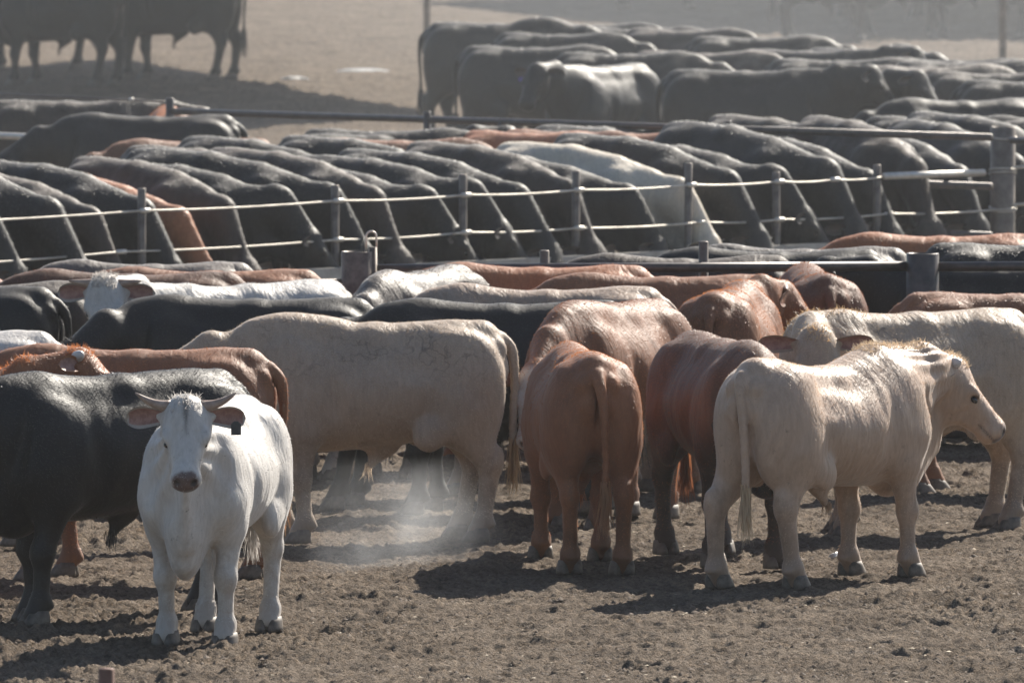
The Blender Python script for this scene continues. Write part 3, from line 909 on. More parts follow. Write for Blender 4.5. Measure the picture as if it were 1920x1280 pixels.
    f.ell(H(0.15, 0, -0.20), S_(.13, .088, .10), 0.05, M=M)
    f.cone(H(0.11, 0, -0.165), H(0.40, 0, -0.125), S_(.084, .098), S_(.056, .054), 0.04, up=ux)
    f.ell(H(0.455, 0, -0.088), S_(.070, .098, .086), 0.03, M=M)
    f.ell(H(0.435, 0, -0.140), S_(.066, .070, .044), 0.02, M=M)
    for s in (-1, 1):
        f.ell(H(0.195, s * .108, -0.030), S_(.055, .030, .034), 0.03, M=M)
        f.ell(H(0.150, s * .085, -0.130), S_(.075, .035, .075), 0.04, M=M)
        f.ell(H(0.232, s * .122, -0.052), S_(.030, .018, .016), 0.015, M=M, cut=True)
        f.ell(H(0.506, s * .050, -0.050), S_(.024, .018, .018), 0.008, M=M, cut=True)
        f.cone(H(0.045, s * .08, -0.07), H(0.03, s * .145, -0.075), .045 * hs, .022 * hs, 0.03)
    # tail
    tl = pose.get('tail', [(-0.845, 0, 1.265), (-0.915, 0, 1.19), (-0.935, 0.0, 1.02), (-0.925, 0.01, 0.80), (-0.925, 0.015, 0.60)])
    tz = np.array(tl, float); tq = np.linspace(0, 1, len(tz))
    tl = np.stack([spline(tq, tz[:, i])(np.linspace(0, 1, 15)) for i in range(3)], 1)
    tr = .040 - .022 * np.linspace(0, 1, 15) ** .6
    f.cone((-0.72, 0, 1.30), tl[0], .06, tr[0], 0.05)
    for a, b, r0, r1 in zip(tl[:-1], tl[1:], tr[:-1], tr[1:]):
        f.cone(a, b, r0, r1, 0.02)
    V, Q = f.mesh(2)
    # loose skin folds and rib swells in the flesh itself
    n_v = np.zeros_like(V); fn, fa = face_normals(V, Q)
    for k in range(4):
        for dd in range(3): n_v[:, dd] += np.bincount(Q[:, k], fn[:, dd] * fa, len(V))
    n_v /= np.linalg.norm(n_v, axis=1)[:, None] + 1e-9
    sd_ = pose.get('seed', 1) * 17.3
    wv = vnoise(V[:, 0] * 2.6 + sd_, V[:, 2] * 2.2 + V[:, 1] * 1.7 + sd_) - .5
    ribs = np.sin((V[:, 0] * 5.6 + V[:, 2] * 1.0 + wv * 1.2) * 2 * math.pi / 0.9)
    band = np.exp(-((V[:, 0] - 0.12) / .30) ** 2) * np.clip((V[:, 2] - .65) / .2, 0, 1) * np.clip((1.28 - V[:, 2]) / .15, 0, 1)
    dn = 0.020 * wv + 0.0035 * ribs * band * .6
    fold = pose.get('folds', 0.0)
    if fold:
        nb = np.exp(-((V[:, 0] - 0.84) / .20) ** 2) * np.clip((V[:, 2] - .62) / .15, 0, 1)
        ang = np.arctan2(V[:, 1], 1.3 - V[:, 2] + 1e-3)
        dn += fold * nb * np.sin(ang * 16 + wv * 5) * np.clip(np.abs(n_v[:, 0] * .3 + .8), 0, 1)
    V = V + n_v * (dn * np.clip(V[:, 2] / .5 - .4, 0, 1))[:, None]
    # muzzle mask
    hx = ((V - poll) @ M) / hs
    jit = (vnoise(hx[:, 1] * 60 + 5, hx[:, 2] * 60 + 9) - .5) * .02
    mz = np.clip((hx[:, 0] + 0.25 * (hx[:, 2] + .10) - 0.462 + jit) / 0.02, 0, 1) * np.clip((.084 + jit - np.abs(hx[:, 1])) / .02, 0, 1) * (hx[:, 0] < .6) * np.clip((hx[:, 2] + .150) / .02, 0, 1)
    pit = np.zeros(len(V))
    for sg in (-1, 1):
        pit = np.maximum(pit, np.exp(-(((hx[:, 0] - .502) / .026) ** 2 + ((hx[:, 1] - sg * .050) / .019) ** 2 + ((hx[:, 2] + .052) / .022) ** 2) ** 2))
        pit = np.maximum(pit, .5 * np.exp(-(((hx[:, 0] - .232 - (hx[:, 1] * sg - .115) * .8) / .028) ** 2 + ((np.abs(hx[:, 1] - sg * .118)) / .030) ** 2 + ((hx[:, 2] + .050) / .026) ** 2) ** 2))
    pit = np.maximum(pit, .4 * np.exp(-((hx[:, 2] + .128) / .006) ** 2) * (hx[:, 0] > .36) * (hx[:, 0] < .6) * (np.abs(hx[:, 1]) < .13))
    if pose.get('streak'): pit = np.maximum(pit, pose['streak'] * np.exp(-((hx[:, 1] + jit) / .016) ** 2) * np.clip((.24 - hx[:, 0]) / .12, 0, 1) * (hx[:, 0] > -.05) * (hx[:, 2] > -.08))
    MUZ['pit'] = pit
    return V, Q, mz, dict(poll=poll, M=M, H=H, hs=hs, feet=feet, tail=tl, mid=mid)

def rot_y(a):
    a = R(a); c, s = math.cos(a), math.sin(a)
    return ((c, 0, s), (0, 1, 0), (-s, 0, c))

def mat4(M, loc, s=1.0):
    m = Matrix.Identity(4)
    for i in range(3):
        for j in range(3): m[i][j] = float(M[i][j]) * s
        m[i][3] = float(loc[i])
    return m

BLUEPRINTS = {}
def blueprint(key, pose, coat, h=0.016, fur=9000, horns=None, ears=(0.19, 0.056, 0.15), tuft=0, poll_hair=0, pale_hoof=False, ear_aim=(-8, 0),
              hooves=True, skin=None, fur_len=0.020, face=None):
    """Meshes of one kind of steer; every animal of that kind shares them."""
    rs = np.random.RandomState(sum(map(ord, key)))
    fur = int(fur * 3)
    pose = dict(pose); pose.setdefault('seed', rs.rand() * 9)
    V, Q, mz, info = body_mesh(pose, h)
    cm, hm = COATS[coat]
    lm = LOCK.get(coat, hm)
    me = mesh_from(key + "_body", V, Q, cm)
    a = me.attributes.new("muzzle", 'FLOAT', 'POINT'); a.data.foreach_set("value", mz.astype(np.float32))
    a = me.attributes.new("pit", 'FLOAT', 'POINT'); a.data.foreach_set("value", MUZ['pit'].astype(np.float32))
    if face:
        hx = ((V - info['poll']) @ info['M']) / info['hs']
        bl = np.clip((hx[:, 0] + .02) / .06, 0, 1) * np.clip((.115 - np.abs(hx[:, 1])) / .03 + hx[:, 0] * 1.2, 0, 1) * (hx[:, 2] > -.3) * (hx[:, 0] < .62) * (np.abs(hx[:, 1]) < .2)
        a = me.attributes.new("blaze", 'FLOAT', 'POINT'); a.data.foreach_set("value", bl.astype(np.float32))
    parts = []
    if fur: parts.append(("fur", fur_mesh(key + "_fur", V, Q, hm, fur, fur_len, rs), None))
    H, M, hs = info['H'], info['M'], info['hs']
    skin = skin or (M_SKIN if coat in ('white', 'cream', 'tan', 'orange', 'red') else M_SKIN_DARK)
    em = ear_mesh(cm, skin, ears[0], ears[1], ears[2], key + "_ear")
    back, dn = R(ear_aim[0]), R(ear_aim[1])
    for s in (1, -1):
        loc = H(0.035, s * 0.125, -0.07)
        # ear axes: outwards = side of the head, open side = face direction
        y = M[:, 1] * s * math.cos(back) + M[:, 0] * math.sin(back)
        y = y * math.cos(dn) + M[:, 2] * math.sin(dn); y /= np.linalg.norm(y)
        # open side between the face and the ground ahead
        x = M[:, 0] * .75 + M[:, 2] * .55; x -= y * x.dot(y); x /= np.linalg.norm(x)
        z = np.cross(x, y)
        if z.dot(M[:, 2] - M[:, 0]) < 0: z = -z
        parts.append(("ear", em, mat4(np.stack([x, y, z], 1), loc)))
        parts.append(("eye", eye_mesh(), mat4(M, H(0.232, s * .106, -0.056), hs)))
    if horns:
        kind, L, curve = horns
        for s in (1, -1):
            mb = MB()
            pts, rad = [], []
            n = 9
            for i in range(n):
                t = i / (n - 1)
                p = H(0.0, s * .085, -0.015) + M @ (np.array((curve[0] * t * t, s * (curve[1] * t), curve[2] * t ** 2.0 + curve[3] * t)) * L)
                pts.append(p); rad.append(0.034 * hs * (1 - t) ** .75 * (1 if kind != 'stub' else 1) + 0.004 if kind != 'stub' else 0.036 * hs * math.sqrt(max(0, 1 - t * t)) + 0.003)
            mb.tube(pts, rad, 10)
            parts.append(("horn", mb.mesh(key + "_horn", M_HORN_PALE if kind == 'stub' else M_HORN), None))
    if hooves:
        hf = HOOF_PALE if pale_hoof else HOOF
        for p in info['feet']: parts.append(("hoof", hf, Matrix.Translation(Vector(p))))
    # tail switch
    t1, t0 = np.array(info['tail'][-1]), np.array(info['tail'][-2])
    n = 190
    roots = [t0 * (1 - u) + t1 * u + rs.randn(3) * .012 for u in np.clip(rs.rand(n) * .7 + .35, 0, 1)]
    parts.append(("tail_switch", strands_mesh(key + "_switch", roots, [(t1 - t0) / np.linalg.norm(t1 - t0) + rs.randn(3) * .07 for _ in range(n)],
                                              0.14 + .20 * rs.rand(n), lm, rs, .005, .6, .06, 5), None))
    if tuft:                                        # woolly crest over the withers and neck
        m_ = np.where((V[:, 0] > .33) & (V[:, 0] < .95) & (np.abs(V[:, 1]) < .09) & (V[:, 2] > 1.24))[0]
        roots = V[rs.choice(m_, tuft * 3)]
        parts.append(("crest_hair", strands_mesh(key + "_crest", roots, [np.array((-.1, 0, 1)) + rs.randn(3) * .45 for _ in roots],
                                                 .018 + .032 * rs.rand(len(roots)), lm, rs, .0022, .6, .35, 3), None))
    if poll_hair:
        hx = ((V - info['poll']) @ M) / hs
        m_ = np.where((hx[:, 0] < .09) & (hx[:, 0] > -.07) & (np.abs(hx[:, 1]) < .085) & (hx[:, 2] > -.04))[0]
        if len(m_):
            roots = V[rs.choice(m_, poll_hair * 2)]
            parts.append(("poll_hair", strands_mesh(key + "_poll", roots, [M[:, 2] * .8 - M[:, 0] * .4 + rs.randn(3) * .45 for _ in roots],
                                                    .02 + .028 * rs.rand(len(roots)), lm, rs, .0022, .1, .35, 3), None))
    if pose.get('sheath', True):
        roots = [np.array((-0.01, 0, 0.475)) + rs.randn(3) * .012 for _ in range(40)]
        parts.append(("sheath_hair", strands_mesh(key + "_sheath", roots, [np.array((.1, 0, -1)) + rs.randn(3) * .15 for _ in roots], .06 + .06 * rs.rand(40), hm, rs, .003, .3, .1, 3), None))
    BLUEPRINTS[key] = (me, parts, info)

def tag_part(parent, info, side, col, along=0.13, size=(0.055, 0.065), ear=(0.19,)):
    """An ear tag hanging from the ear."""
    H, M = info['H'], info['M']
    p = H(0.055, side * (0.125 + along), -0.115)
    mb = MB()
    w, h_ = size
    prof = [(-w / 2, 0), (-w / 2, -h_), (w / 2, -h_), (w / 2, 0), (w / 5, 0.018), (-w / 5, 0.018)]
    for d in (-0.003, 0.003): mb.V += [(d, y, z) for y, z in prof]
    n = len(prof)
    mb.F += [tuple(range(n)), tuple(range(2 * n - 1, n - 1, -1))] + [(i, i + n, (i + 1) % n + n, (i + 1) % n) for i in range(n)]
    o = mb.build("ear_tag", M_TAG[col], parent, smooth=False)
    fx = M[:, 0].copy(); fx[2] = 0; fx /= np.linalg.norm(fx)
    o.matrix_local = mat4(np.stack([fx, np.cross((0, 0, 1.), fx), (0, 0, 1.)], 1), p)
    return o

def steer(key, px, py, anchor, heading, scale, label, group, coat=None, cat="cow", etag=None):
    """Stand an animal so that its anchor (a point of the body, or the ground under it) is where the photo has it."""
    me, parts, info = BLUEPRINTS[key]
    loc = {'G': (0, 0, 0), 'H': (-0.62, 0, 1.375), 'M': (0, 0, 1.345), 'W': (0.45, 0, 1.39), 'N': None, 'P': None}[anchor]
    if anchor == 'P': loc = tuple(info['poll'] + np.array((0, 0, 0.04)))
    loc = Vector(loc) * scale
    a = R(heading)
    P = at(px, py, loc.z)
    rx, ry = loc.x * math.cos(a) - loc.y * math.sin(a), loc.x * math.sin(a) + loc.y * math.cos(a)
    o = link({'cow': 'steer'}.get(cat, cat), me)
    o.location = (P.x - rx, P.y - ry, 0)
    o.rotation_euler = (0, 0, a)
    o.scale = (scale,) * 3
    tag(o, label, cat, group)
    for nm, m_, mx in parts:
        c = link(nm, m_, o)
        if mx is not None: c.matrix_local = mx
    if etag: tag_part(o, info, *etag)
    return o

# ==== CATTLE

NECK = dict(neck=(0, 33, .60), head=(0, -48))
bp = blueprint
# --- the animals of the front, each with a pose of its own
bp('white_front', dict(neck=(14, 33, .60), head=(13, -52), legs=[(.04, .01), (-.03, 0), (0.02, .02), (.12, -.01)], hump=.03, fat=1.02, dewlap=.75, brisket=.10, hs=1.02, folds=.010, streak=.45, tail=[(-.845, 0, 1.265), (-.90, .02, 1.15), (-.90, .03, .95), (-.89, .03, .7)]),
   'white', h=.0125, fur=16000, fur_len=.014, horns=('long', .205, (-.30, 1.0, .27, -.02)), ears=(.235, .068, .16), ear_aim=(-14, -10), poll_hair=60)
bp('black_front', dict(neck=(-8, 5, .62), head=(-5, -55), legs=[(.10, 0), (-.08, 0), (.06, 0), (-.08, 0)], fat=1.05), 'black', h=.0135, fur=20000)
bp('tan_long', dict(neck=(12, 0, .62), head=(15, -55), legs=[(-.05, 0), (.05, 0), (-.06, 0), (.03, 0)], hump=.02, back=.01, fat=1.03), 'tan', h=.0135, fur=22000, fur_len=.018, tuft=0)
bp('red_rear', dict(neck=(-10, -20, .60), head=(-12, -62), legs=[(.10, .0), (-.10, 0), (0.06, -.03), (-.04, -.01)], fat=.94,
   tail=[(-.845, 0, 1.265), (-.915, -.01, 1.19), (-.94, -.03, 1.02), (-.93, -.04, .80), (-.925, -.04, .56)]), 'red', h=.013, fur=18000, fur_len=.016)
bp('red_glossy', dict(neck=(10, -4, .58), head=(14, -58), legs=[(.05, 0), (-.08, 0), (.1, 0), (-.05, 0)], fat=1.05, hump=.02), 'red', h=.0135, fur=18000, fur_len=.016, ears=(.22, .06, .2), face=True)
bp('darkred_turned', dict(neck=(-10, -8, .60), head=(-18, -55), legs=[(.05, 0), (-.1, 0), (.0, 0), (-.1, 0)], wide=True), 'darkred', h=.0135, fur=16000, fur_len=.016, ears=(.22, .06, .15))
bp('cream_right', dict(back=.075, neck=(-4, 17, .52), head=(-42, -47), throat=True, hshort=1, legs=[(.0, 0), (.12, 0), (-.16, .05), (.06, -.02)], fat=1.03, thick=1.35, dewlap=.9, hs=1.08, folds=.007, wide=True,
   tail=[(-.845, 0, 1.27), (-.895, -.02, 1.20), (-.91, -.05, 1.02), (-.90, -.06, .80), (-.895, -.06, .60)]), 'cream', h=.0125, fur=20000, fur_len=.016,
   horns=('stub', .075, (.15, .9, .35, .35)), ears=(.18, .062, .40), ear_aim=(-22, -50), tuft=300, poll_hair=110)
bp('tan_facing', dict(neck=(70, 18, .60), head=(70, -58), legs=[(.05, 0), (-.1, 0), (.0, 0), (-.05, 0)], wide=True, fat=1.05), 'tan', h=.0135, fur=18000, fur_len=.018, tuft=90, ears=(.24, .062, .1), ear_aim=(-5, 5), poll_hair=60)
bp('white_facing', dict(neck=(16, 31, .60), head=(52, -50), wide=True, hump=.0), 'white', h=.0145, fur=14000, horns=('long', .17, (.0, 1.0, .12, .10)), ears=(.22, .07, .15), ear_aim=(-8, 0), poll_hair=240)
bp('orange_head', dict(neck=(0, 38, .62), head=(-4, -34)), 'orange', h=.0145, fur=14000, horns=('stub', .085, (.1, .9, .2, .3)), ears=(.19, .055, .2), ear_aim=(-40, 0), poll_hair=120, tuft=160)
bp('red_turned', dict(neck=(-22, 22, .58), head=(-75, -45), wide=True), 'red', h=.0145, fur=14000, horns=('long', .13, (.0, 1.0, .0, .02)), ears=(.18, .055, .2))
# --- kinds that several animals share
STD = dict(legs=[(.07, 0), (-.08, 0), (.05, 0), (-.09, 0)])
for c in ('black', 'red', 'sooty', 'grey', 'cream', 'darkred', 'orange', 'white', 'tan'):
    bp('low_' + c, dict(neck=(6, -8, .62), head=(6, -58), fat=1.03, back=.012, **STD), c, h=.0165, fur=11000)
bp('black_bent', dict(neck=(38, -2, .58), head=(80, -60), wide=True, **STD), 'black', h=.0165, fur=11000, ears=(.18, .055, .3), poll_hair=80)
bp('black_up', dict(neck=(0, 28, .62), head=(5, -50), **STD), 'black', h=.018, fur=8000)
bp('black_bull', dict(neck=(-4, 10, .60), head=(0, -58), fat=1.12, thick=1.3, hump=.05, dewlap=.8, **STD), 'black', h=.018, fur=8000)
bp('sooty_up', dict(neck=(10, 15, .62), head=(14, -50), **STD), 'sooty', h=.018, fur=8000)
bp('feed_a', dict(neck=(0, -33, .80), head=(0, -60), back=.01, **STD), 'black', h=.0165, fur=12000)
bp('feed_b', dict(neck=(5, -32, .76), head=(4, -64), fat=1.05, legs=[(-.06, 0), (.08, 0), (-.05, 0), (.06, 0)]), 'black', h=.0165, fur=12000)
bp('feed_c', dict(neck=(-6, -35, .78), head=(-10, -52), fat=.97, hump=.015, **STD), 'sooty', h=.0165, fur=12000)
bp('feed_up', dict(neck=(16, -21, .62), head=(34, -52), fat=1.0, **STD), 'black', h=.0165, fur=12000)
bp('feed_brown', dict(neck=(0, -34, .78), head=(0, -60), **STD), 'orange', h=.0165, fur=12000)
bp('feed_white', dict(neck=(0, -33, .82), head=(0, -62), fat=.93, **STD), 'pale', h=.0165, fur=12000)

GF = "cattle standing in the front pen"
S = steer
S('white_front', 402, 1196, 'G', 258, 1.0, "white horned steer facing the camera with a black ear tag, front left", GF, etag=(1, 'black', .16, (.058, .062)))
S('black_front', 205, 1158, 'G', 214, 1.07, "large black steer standing broadside behind the white horned steer", GF)
S('low_red', 434, 656, 'H', 172, 1.05, "brown steer with streaky flank between the white horned steer and the long tan one", GF)
S('orange_head', 146, 652, 'P', 8, 1.0, "orange-red steer with a pale horn stub looking right, above the black steer's back", GF)
S('tan_long', 872, 602, 'H', 187, 1.04, "long dusty tan steer broadside in the middle, orange-tipped tail hanging at its right", GF)
S('black_bent', 640, 560, 'H', 182, 1.03, "black steer with its head bent down, directly behind the long tan steer", GF)
S('white_facing', 596, 530, 'H', 213, 1.0, "white steer with spread horns and curly poll looking over a black back", GF)
S('low_darkred', 400, 513, 'H', 180, 1.03, "dark brown-red steer behind the white curly-headed steer", GF)
S('low_grey', 425, 494, 'H', 180, .95, "dark grey steer rump under the cable fence at left, between two red-brown ones", GF)
S('low_red', 545, 508, 'H', 178, 1.0, "red-brown rump just left of the wide gate post", GF)
S('low_black', 48, 540, 'H', 165, 1.0, "black rump with a pale edge at the far left, beside the white curly-headed steer", GF)
S('low_sooty', 120, 531, 'H', 178, 1.0, "sooty dark back behind the black rump at the far left", GF)
S('low_white', 45, 624, 'H', 178, 1.0, "pale grey-white rump at the left edge above the orange-red steer", GF)
S('low_orange', 118, 594, 'P', -20, 1.0, "small red-brown poll left of the bent black head", GF)
S('low_grey', 848, 499, 'H', 248, 1.04, "shiny grey-brown steer with wrinkled hide beside the wide gate post", GF)
S('low_cream', 1185, 540, 'H', 182, 1.03, "cream back behind the black one, right of the grey-brown steer", GF)
S('low_black', 1110, 566, 'H', 184, 1.03, "black steer between the cream back and the long tan steer", GF)
S('red_glossy', 1216, 562, 'H', 245, 1.06, "glossy red steer with white face and streaked back, behind the red rump", GF)
S('red_rear', 1088, 1060, 'G', 97, 1.0, "red steer seen from behind with its pale-tipped tail hanging", GF)
S('darkred_turned', 1306, 627, 'H', 285, 1.03, "dark red steer between the red rump and the cream steer", GF)
S('cream_right', 1550, 1089, 'G', 52, 1.04, "cream steer with sandy crest standing at the front right, looking right", GF)
S('tan_facing', 1868, 583, 'H', 205, 1.05, "large tan steer behind the cream one, facing the camera with spread ears", GF, etag=(1, 'orange', .12, (.03, .03)))
S('red_turned', 1342, 552, 'H', 80, 1.0, "dusty red steer seen from behind turning its horned head to the right", GF)
S('low_darkred', 1548, 517, 'H', 96, 1.0, "dark rump with red edges under the rail, left of the right-hand wide post", GF)
S('low_red', 1398, 518, 'H', 180, 1.0, "red back along the gate rail, behind the cream back", GF)
S('low_orange', 1165, 500, 'H', 180, 1.03, "light brown back touching the gate rail right of the grey-brown steer", GF, coat=None)
S('low_red', 1748, 551, 'H', 4, 1.0, "red-brown rump in front of the right-hand wide post", GF)

GM = "cattle between the gate rail and the cable fence"
S('low_sooty', 1430, 482, 'H', 180, 1.0, "brownish black back just above the gate rail, right of the white steer's head", GM)
S('low_black', 1600, 470, 'H', 180, 1.0, "long black back above the gate rail, left of the right-hand wide post", GM)
S('low_grey', 1650, 466, 'H', 176, 1.0, "grey-black back just behind the long black one", GM)
S('low_black', 1790, 458, 'H', 8, 1.0, "black steer above the right-hand wide post", GM)
S('low_orange', 1905, 441, 'H', 188, 1.0, "brown back at the right edge under the lower cable", GM)
S('black_up', 1745, 498, 'W', 172, .95, "black steer behind the rail at right with a blue ear tag", GM, etag=(1, 'blue', .10, (.05, .06)))
S('low_darkred', 1905, 497, 'H', 174, .94, "dark brown back behind the rail at the right edge", GM)

# --- the row feeding through the cable fence
GR = "feeding row"
row = [(-60, 'feed_b', 327, 1.0), (65, 'feed_a', 326, 1.0), (150, 'feed_c', 324, 1.03), (240, 'feed_a', 324, 1.0), (312, 'feed_brown', 322, .97), (402, 'feed_c', 321, .96),
       (500, 'feed_up', 327, 1.04), (588, 'feed_b', 331, 1.05), (683, 'feed_c', 324, .99), (775, 'feed_up', 326, .98), (862, 'feed_up', 331, .95), (948, 'feed_a', 327, 1.03), (1050, 'feed_c', 321, .97),
       (1155, 'feed_b', 328, 1.0), (1250, 'feed_white', 330, 1.0), (1345, 'feed_a', 322, .99), (1436, 'feed_up', 319, 1.02), (1530, 'feed_b', 318, 1.06), (1612, 'feed_a', 309, 1.02), (1712, 'feed_c', 303, 1.03), (1800, 'feed_a', 300, 1.0), (1900, 'feed_b', 305, 1.0), (1990, 'feed_a', 310, 1.0)]
near = {'feed_white': "the white steer feeding in the long row of black cattle", 'feed_brown': "the one red-brown steer in the left part of the feeding row"}
white_i = 14
ordw = ["next", "second", "third", "fourth", "fifth", "sixth", "seventh", "eighth", "ninth"]
for i, (px, key, hd, sc) in enumerate(row):
    c = cable_pt(px)
    a = R(hd)
    me_, parts_, info_ = BLUEPRINTS[key]
    if key in near: lab = near[key]
    elif i > white_i: lab = f"{ordw[i - white_i - 1]} black steer right of the white one in the feeding row"
    elif i > 4: lab = f"{ordw[white_i - i - 1]} black steer left of the white one in the feeding row"
    else: lab = f"{ordw[3 - i]} black steer left of the red-brown one in the feeding row"
    hd += [3, -4, 2, -2, 5, -5, 0, 4, -3][i % 9] if px != 1250 else 0
    sc *= [1.0, 1.05, .95, 1.02, .97, 1.06, .94][i % 7] if px != 1250 else 1
    a = R(hd)
    o = S(key, 960, 1000, 'G', hd, sc, lab, "cattle feeding in a row at the cable fence")
    o.location = (c.x - 0.92 * sc * math.cos(a), c.y + 0.5 + (1.3 if px > 1760 else 0) - 0.92 * sc * math.sin(a), 0)

# --- standing behind the feeding row
def S2(key, *a, **k):
    o = S(key, *a, **k)
    nrm_ = Vector((-(CB - CA).y, (CB - CA).x, 0)).normalized()
    h_ = o.rotation_euler.z
    for _ in range(60):
        e_ = [o.location + Vector((math.cos(h_), math.sin(h_), 0)) * t for t in (1.2 if key.startswith('feed') else .85, -.85)]
        if min((p - CA).dot(nrm_) for p in e_) > 2.45: break
        o.location.y += .1
    return o
G2 = "cattle standing behind the feeding row"
S2('low_black', 400, 217, 'H', 180, 1.02, "black steer with an orange ear tag, before the back fence's left post", G2, etag=(1, 'orange', .10, (.06, .05)))
S2('sooty_up', 20, 191, 'H', 2, 1.0, "dark sunlit back at the left edge, behind the orange-tagged steer", G2)
S2('low_orange', 330, 211, 'H', 96, .97, "thin strip of sandy brown back behind the back fence's left post", G2)
S2('low_red', 470, 262, 'H', 200, .95, "small patch of red back right of the orange-tagged black steer", G2)
S2('feed_c', 455, 282, 'W', 330, .98, "sooty steer behind the feeding row, below the patch of red back", G2)
S2('feed_b', 560, 262, 'W', 328, 1.0, "black steer behind the feeding row, third from the orange-tagged one", G2)
S2('low_red', 640, 262, 'H', 345, .98, "narrow strip of red back between black ones above the thin gate-side post", G2)
S2('low_black', 610, 244, 'H', 350, 1.0, "black back against the bare ground, left of the leftmost far bull's legs", G2)
S2('feed_a', 745, 268, 'W', 328, 1.0, "black steer behind the row, just left of the white steer's rump", G2)
S2('black_up', 800, 250, 'W', 15, .97, "black shoulder under the second back post", G2)
S2('low_orange', 905, 247, 'H', 320, 1.0, "curly orange-red back above the white steer's rump", G2)
S2('low_red', 980, 262, 'H', 318, 1.0, "orange-red steer right of the curly one, above the white steer", G2)
S2('low_orange', 1075, 268, 'H', 340, .98, "low red back above the middle of the white steer", G2)
S2('low_black', 1130, 284, 'H', 335, 1.0, "black steer behind the row, just right of the white steer's back", G2)
S2('feed_b', 1235, 280, 'W', 330, 1.0, "black steer behind the row, under the far facing steer", G2)
S2('low_black', 1300, 264, 'H', 350, 1.0, "black back under the rail left of the fourth back post", G2)
S2('feed_a', 1400, 285, 'W', 322, .98, "black steer behind the row, right of the fourth back post", G2)
S2('feed_c', 1560, 268, 'W', 318, 1.03, "sooty steer with sunlit shoulder behind the right part of the row", G2)
S2('low_black', 1690, 253, 'H', 345, 1.0, "black steer crossing under the rail left of the corner post", G2)
S2('low_sooty', 1750, 279, 'H', 342, 1.0, "sooty back with sunlit ridge left of the corner post", G2)

# --- the group beyond the back fence
G3 = "black cattle grouped beyond the back fence"
S('black_bull', 838, 44, 'H', 345, 1.07, "big black bull standing leftmost in the far group, rump to the left", G3)
S('low_black', 905, 88, 'H', 348, 1.03, "black steer standing between the leftmost bull and the sunlit facing one", G3, etag=(-1, 'purple', .1, (.05, .05)))
S('black_up', 1188, 122, 'H', 236, 1.0, "black steer with sunlit back facing the camera in the far group", G3, etag=(-1, 'purple', .1, (.05, .05)))
S('low_black', 1038, 45, 'H', 335, 1.0, "round black rump at the top of the far group, above the facing steer", G3)
S('low_black', 1110, 53, 'H', 345, 1.0, "second black back along the top of the far group", G3)
S('low_sooty', 1205, 55, 'H', 335, 1.0, "dark back sloping right at the top of the far group", G3)
S('low_black', 1330, 70, 'H', 356, 1.0, "long level black back at the top of the far group", G3)
S('low_sooty', 1225, 98, 'H', 350, 1.0, "sooty back behind the large black steer of the far group", G3)
S('black_up', 1290, 134, 'H', 349, 1.04, "large black steer in profile looking right, front middle of the far group", G3)
S('black_bull', 1545, 92, 'H', 320, 1.0, "black bull with raised shoulders at the right of the far group", G3)
S('black_up', 1600, 140, 'W', 325, 1.0, "black steer with a sunlit forehead right of the large profile steer", G3)
S('low_black', 1715, 117, 'H', 356, 1.0, "black steer under the top right pole", G3)
S('low_sooty', 1775, 137, 'H', 0, 1.0, "sooty black back in front of the one under the pole", G3)
S('low_black', 1905, 186, 'H', 200, 1.0, "black rump with a sunlit ridge at the right edge above the corner post", G3)
S('low_black', 1885, 112, 'H', 185, 1.0, "black back at the right edge behind the top right pole", G3)
for k_, px, py, hd, lab in (('low_black', 965, 63, 340, "black back just right of the leftmost far bull's rump"), ('black_up', 1425, 96, 335, "black steer in the second layer of the far group, middle"),
                        ('low_black', 1480, 112, 350, "black back above the head of the large profile steer"), ('low_sooty', 1655, 126, 12, "sooty back left of the top right pole"),
                        ('low_black', 1840, 152, 350, "black back two layers before the top right pole"), ('low_black', 1080, 100, 352, "black back right behind the facing steer of the far group"),):
    S(k_, px, py, 'H', hd, 1.0, lab, G3)
G4 = "black cattle in the shade at the top left"
S('black_bull', 325, 150, 'G', 165, 1.1, "black bull at the top left, head out of the frame, above bare ground", G4)
S('black_bull', 110, 160, 'G', 160, 1.06, "black bull at the top left corner, front of the shaded pair", G4)
S('black_bull', 60, 130, 'G', 200, 1.0, "black bull behind the one in the top left corner", G4)
G5 = "far cattle in the haze at the top right"
for px, py, hd, lab in ((1560, 76, 10, "leftmost of the hazy far steers whose legs show at the top"), (1700, 70, 350, "hazy far steer second from left at the top right"),
                        (1830, 62, 20, "hazy far steer behind the top right pole"), (1980, 70, 180, "hazy far steer at the top right corner"),
                        (1240, 16, 15, "farthest hazy steer, its hooves at the top middle"), (1640, 40, 180, "hazy far steer behind the other two at top right")):
    S('black_up', px, py, 'G', hd, 1.0, lab, G5)

# ------------------------------------------------------------------ dusty air
def volume_box(name, lo, hi, mat):
    mb = MB().box([(a + b) / 2 for a, b in zip(lo, hi)], [b - a for a, b in zip(lo, hi)])
    return mb.build(name, mat, smooth=False)
def vol_mat(name, col, dens, aniso):
    m = bpy.data.materials.new(name); m.use_nodes = True
    nt = m.node_tree; nt.nodes.clear()
    o = nt.nodes.new("ShaderNodeOutputMaterial"); v = nt.nodes.new("ShaderNodeVolumePrincipled")
    v.inputs["Color"].default_value = (*col, 1); v.inputs["Density"].default_value = dens; v.inputs["Anisotropy"].default_value = aniso
    nt.links.new(v.outputs[0], o.inputs["Volume"])
    return m, nt, v
m, nt, v = vol_mat("dusty_air", (0.86, 0.90, 0.95), 0.00015, 0.4)
tag(volume_box("haze", (-120, -30, -1.2), (120, 330, 7.5), m), kind='stuff')

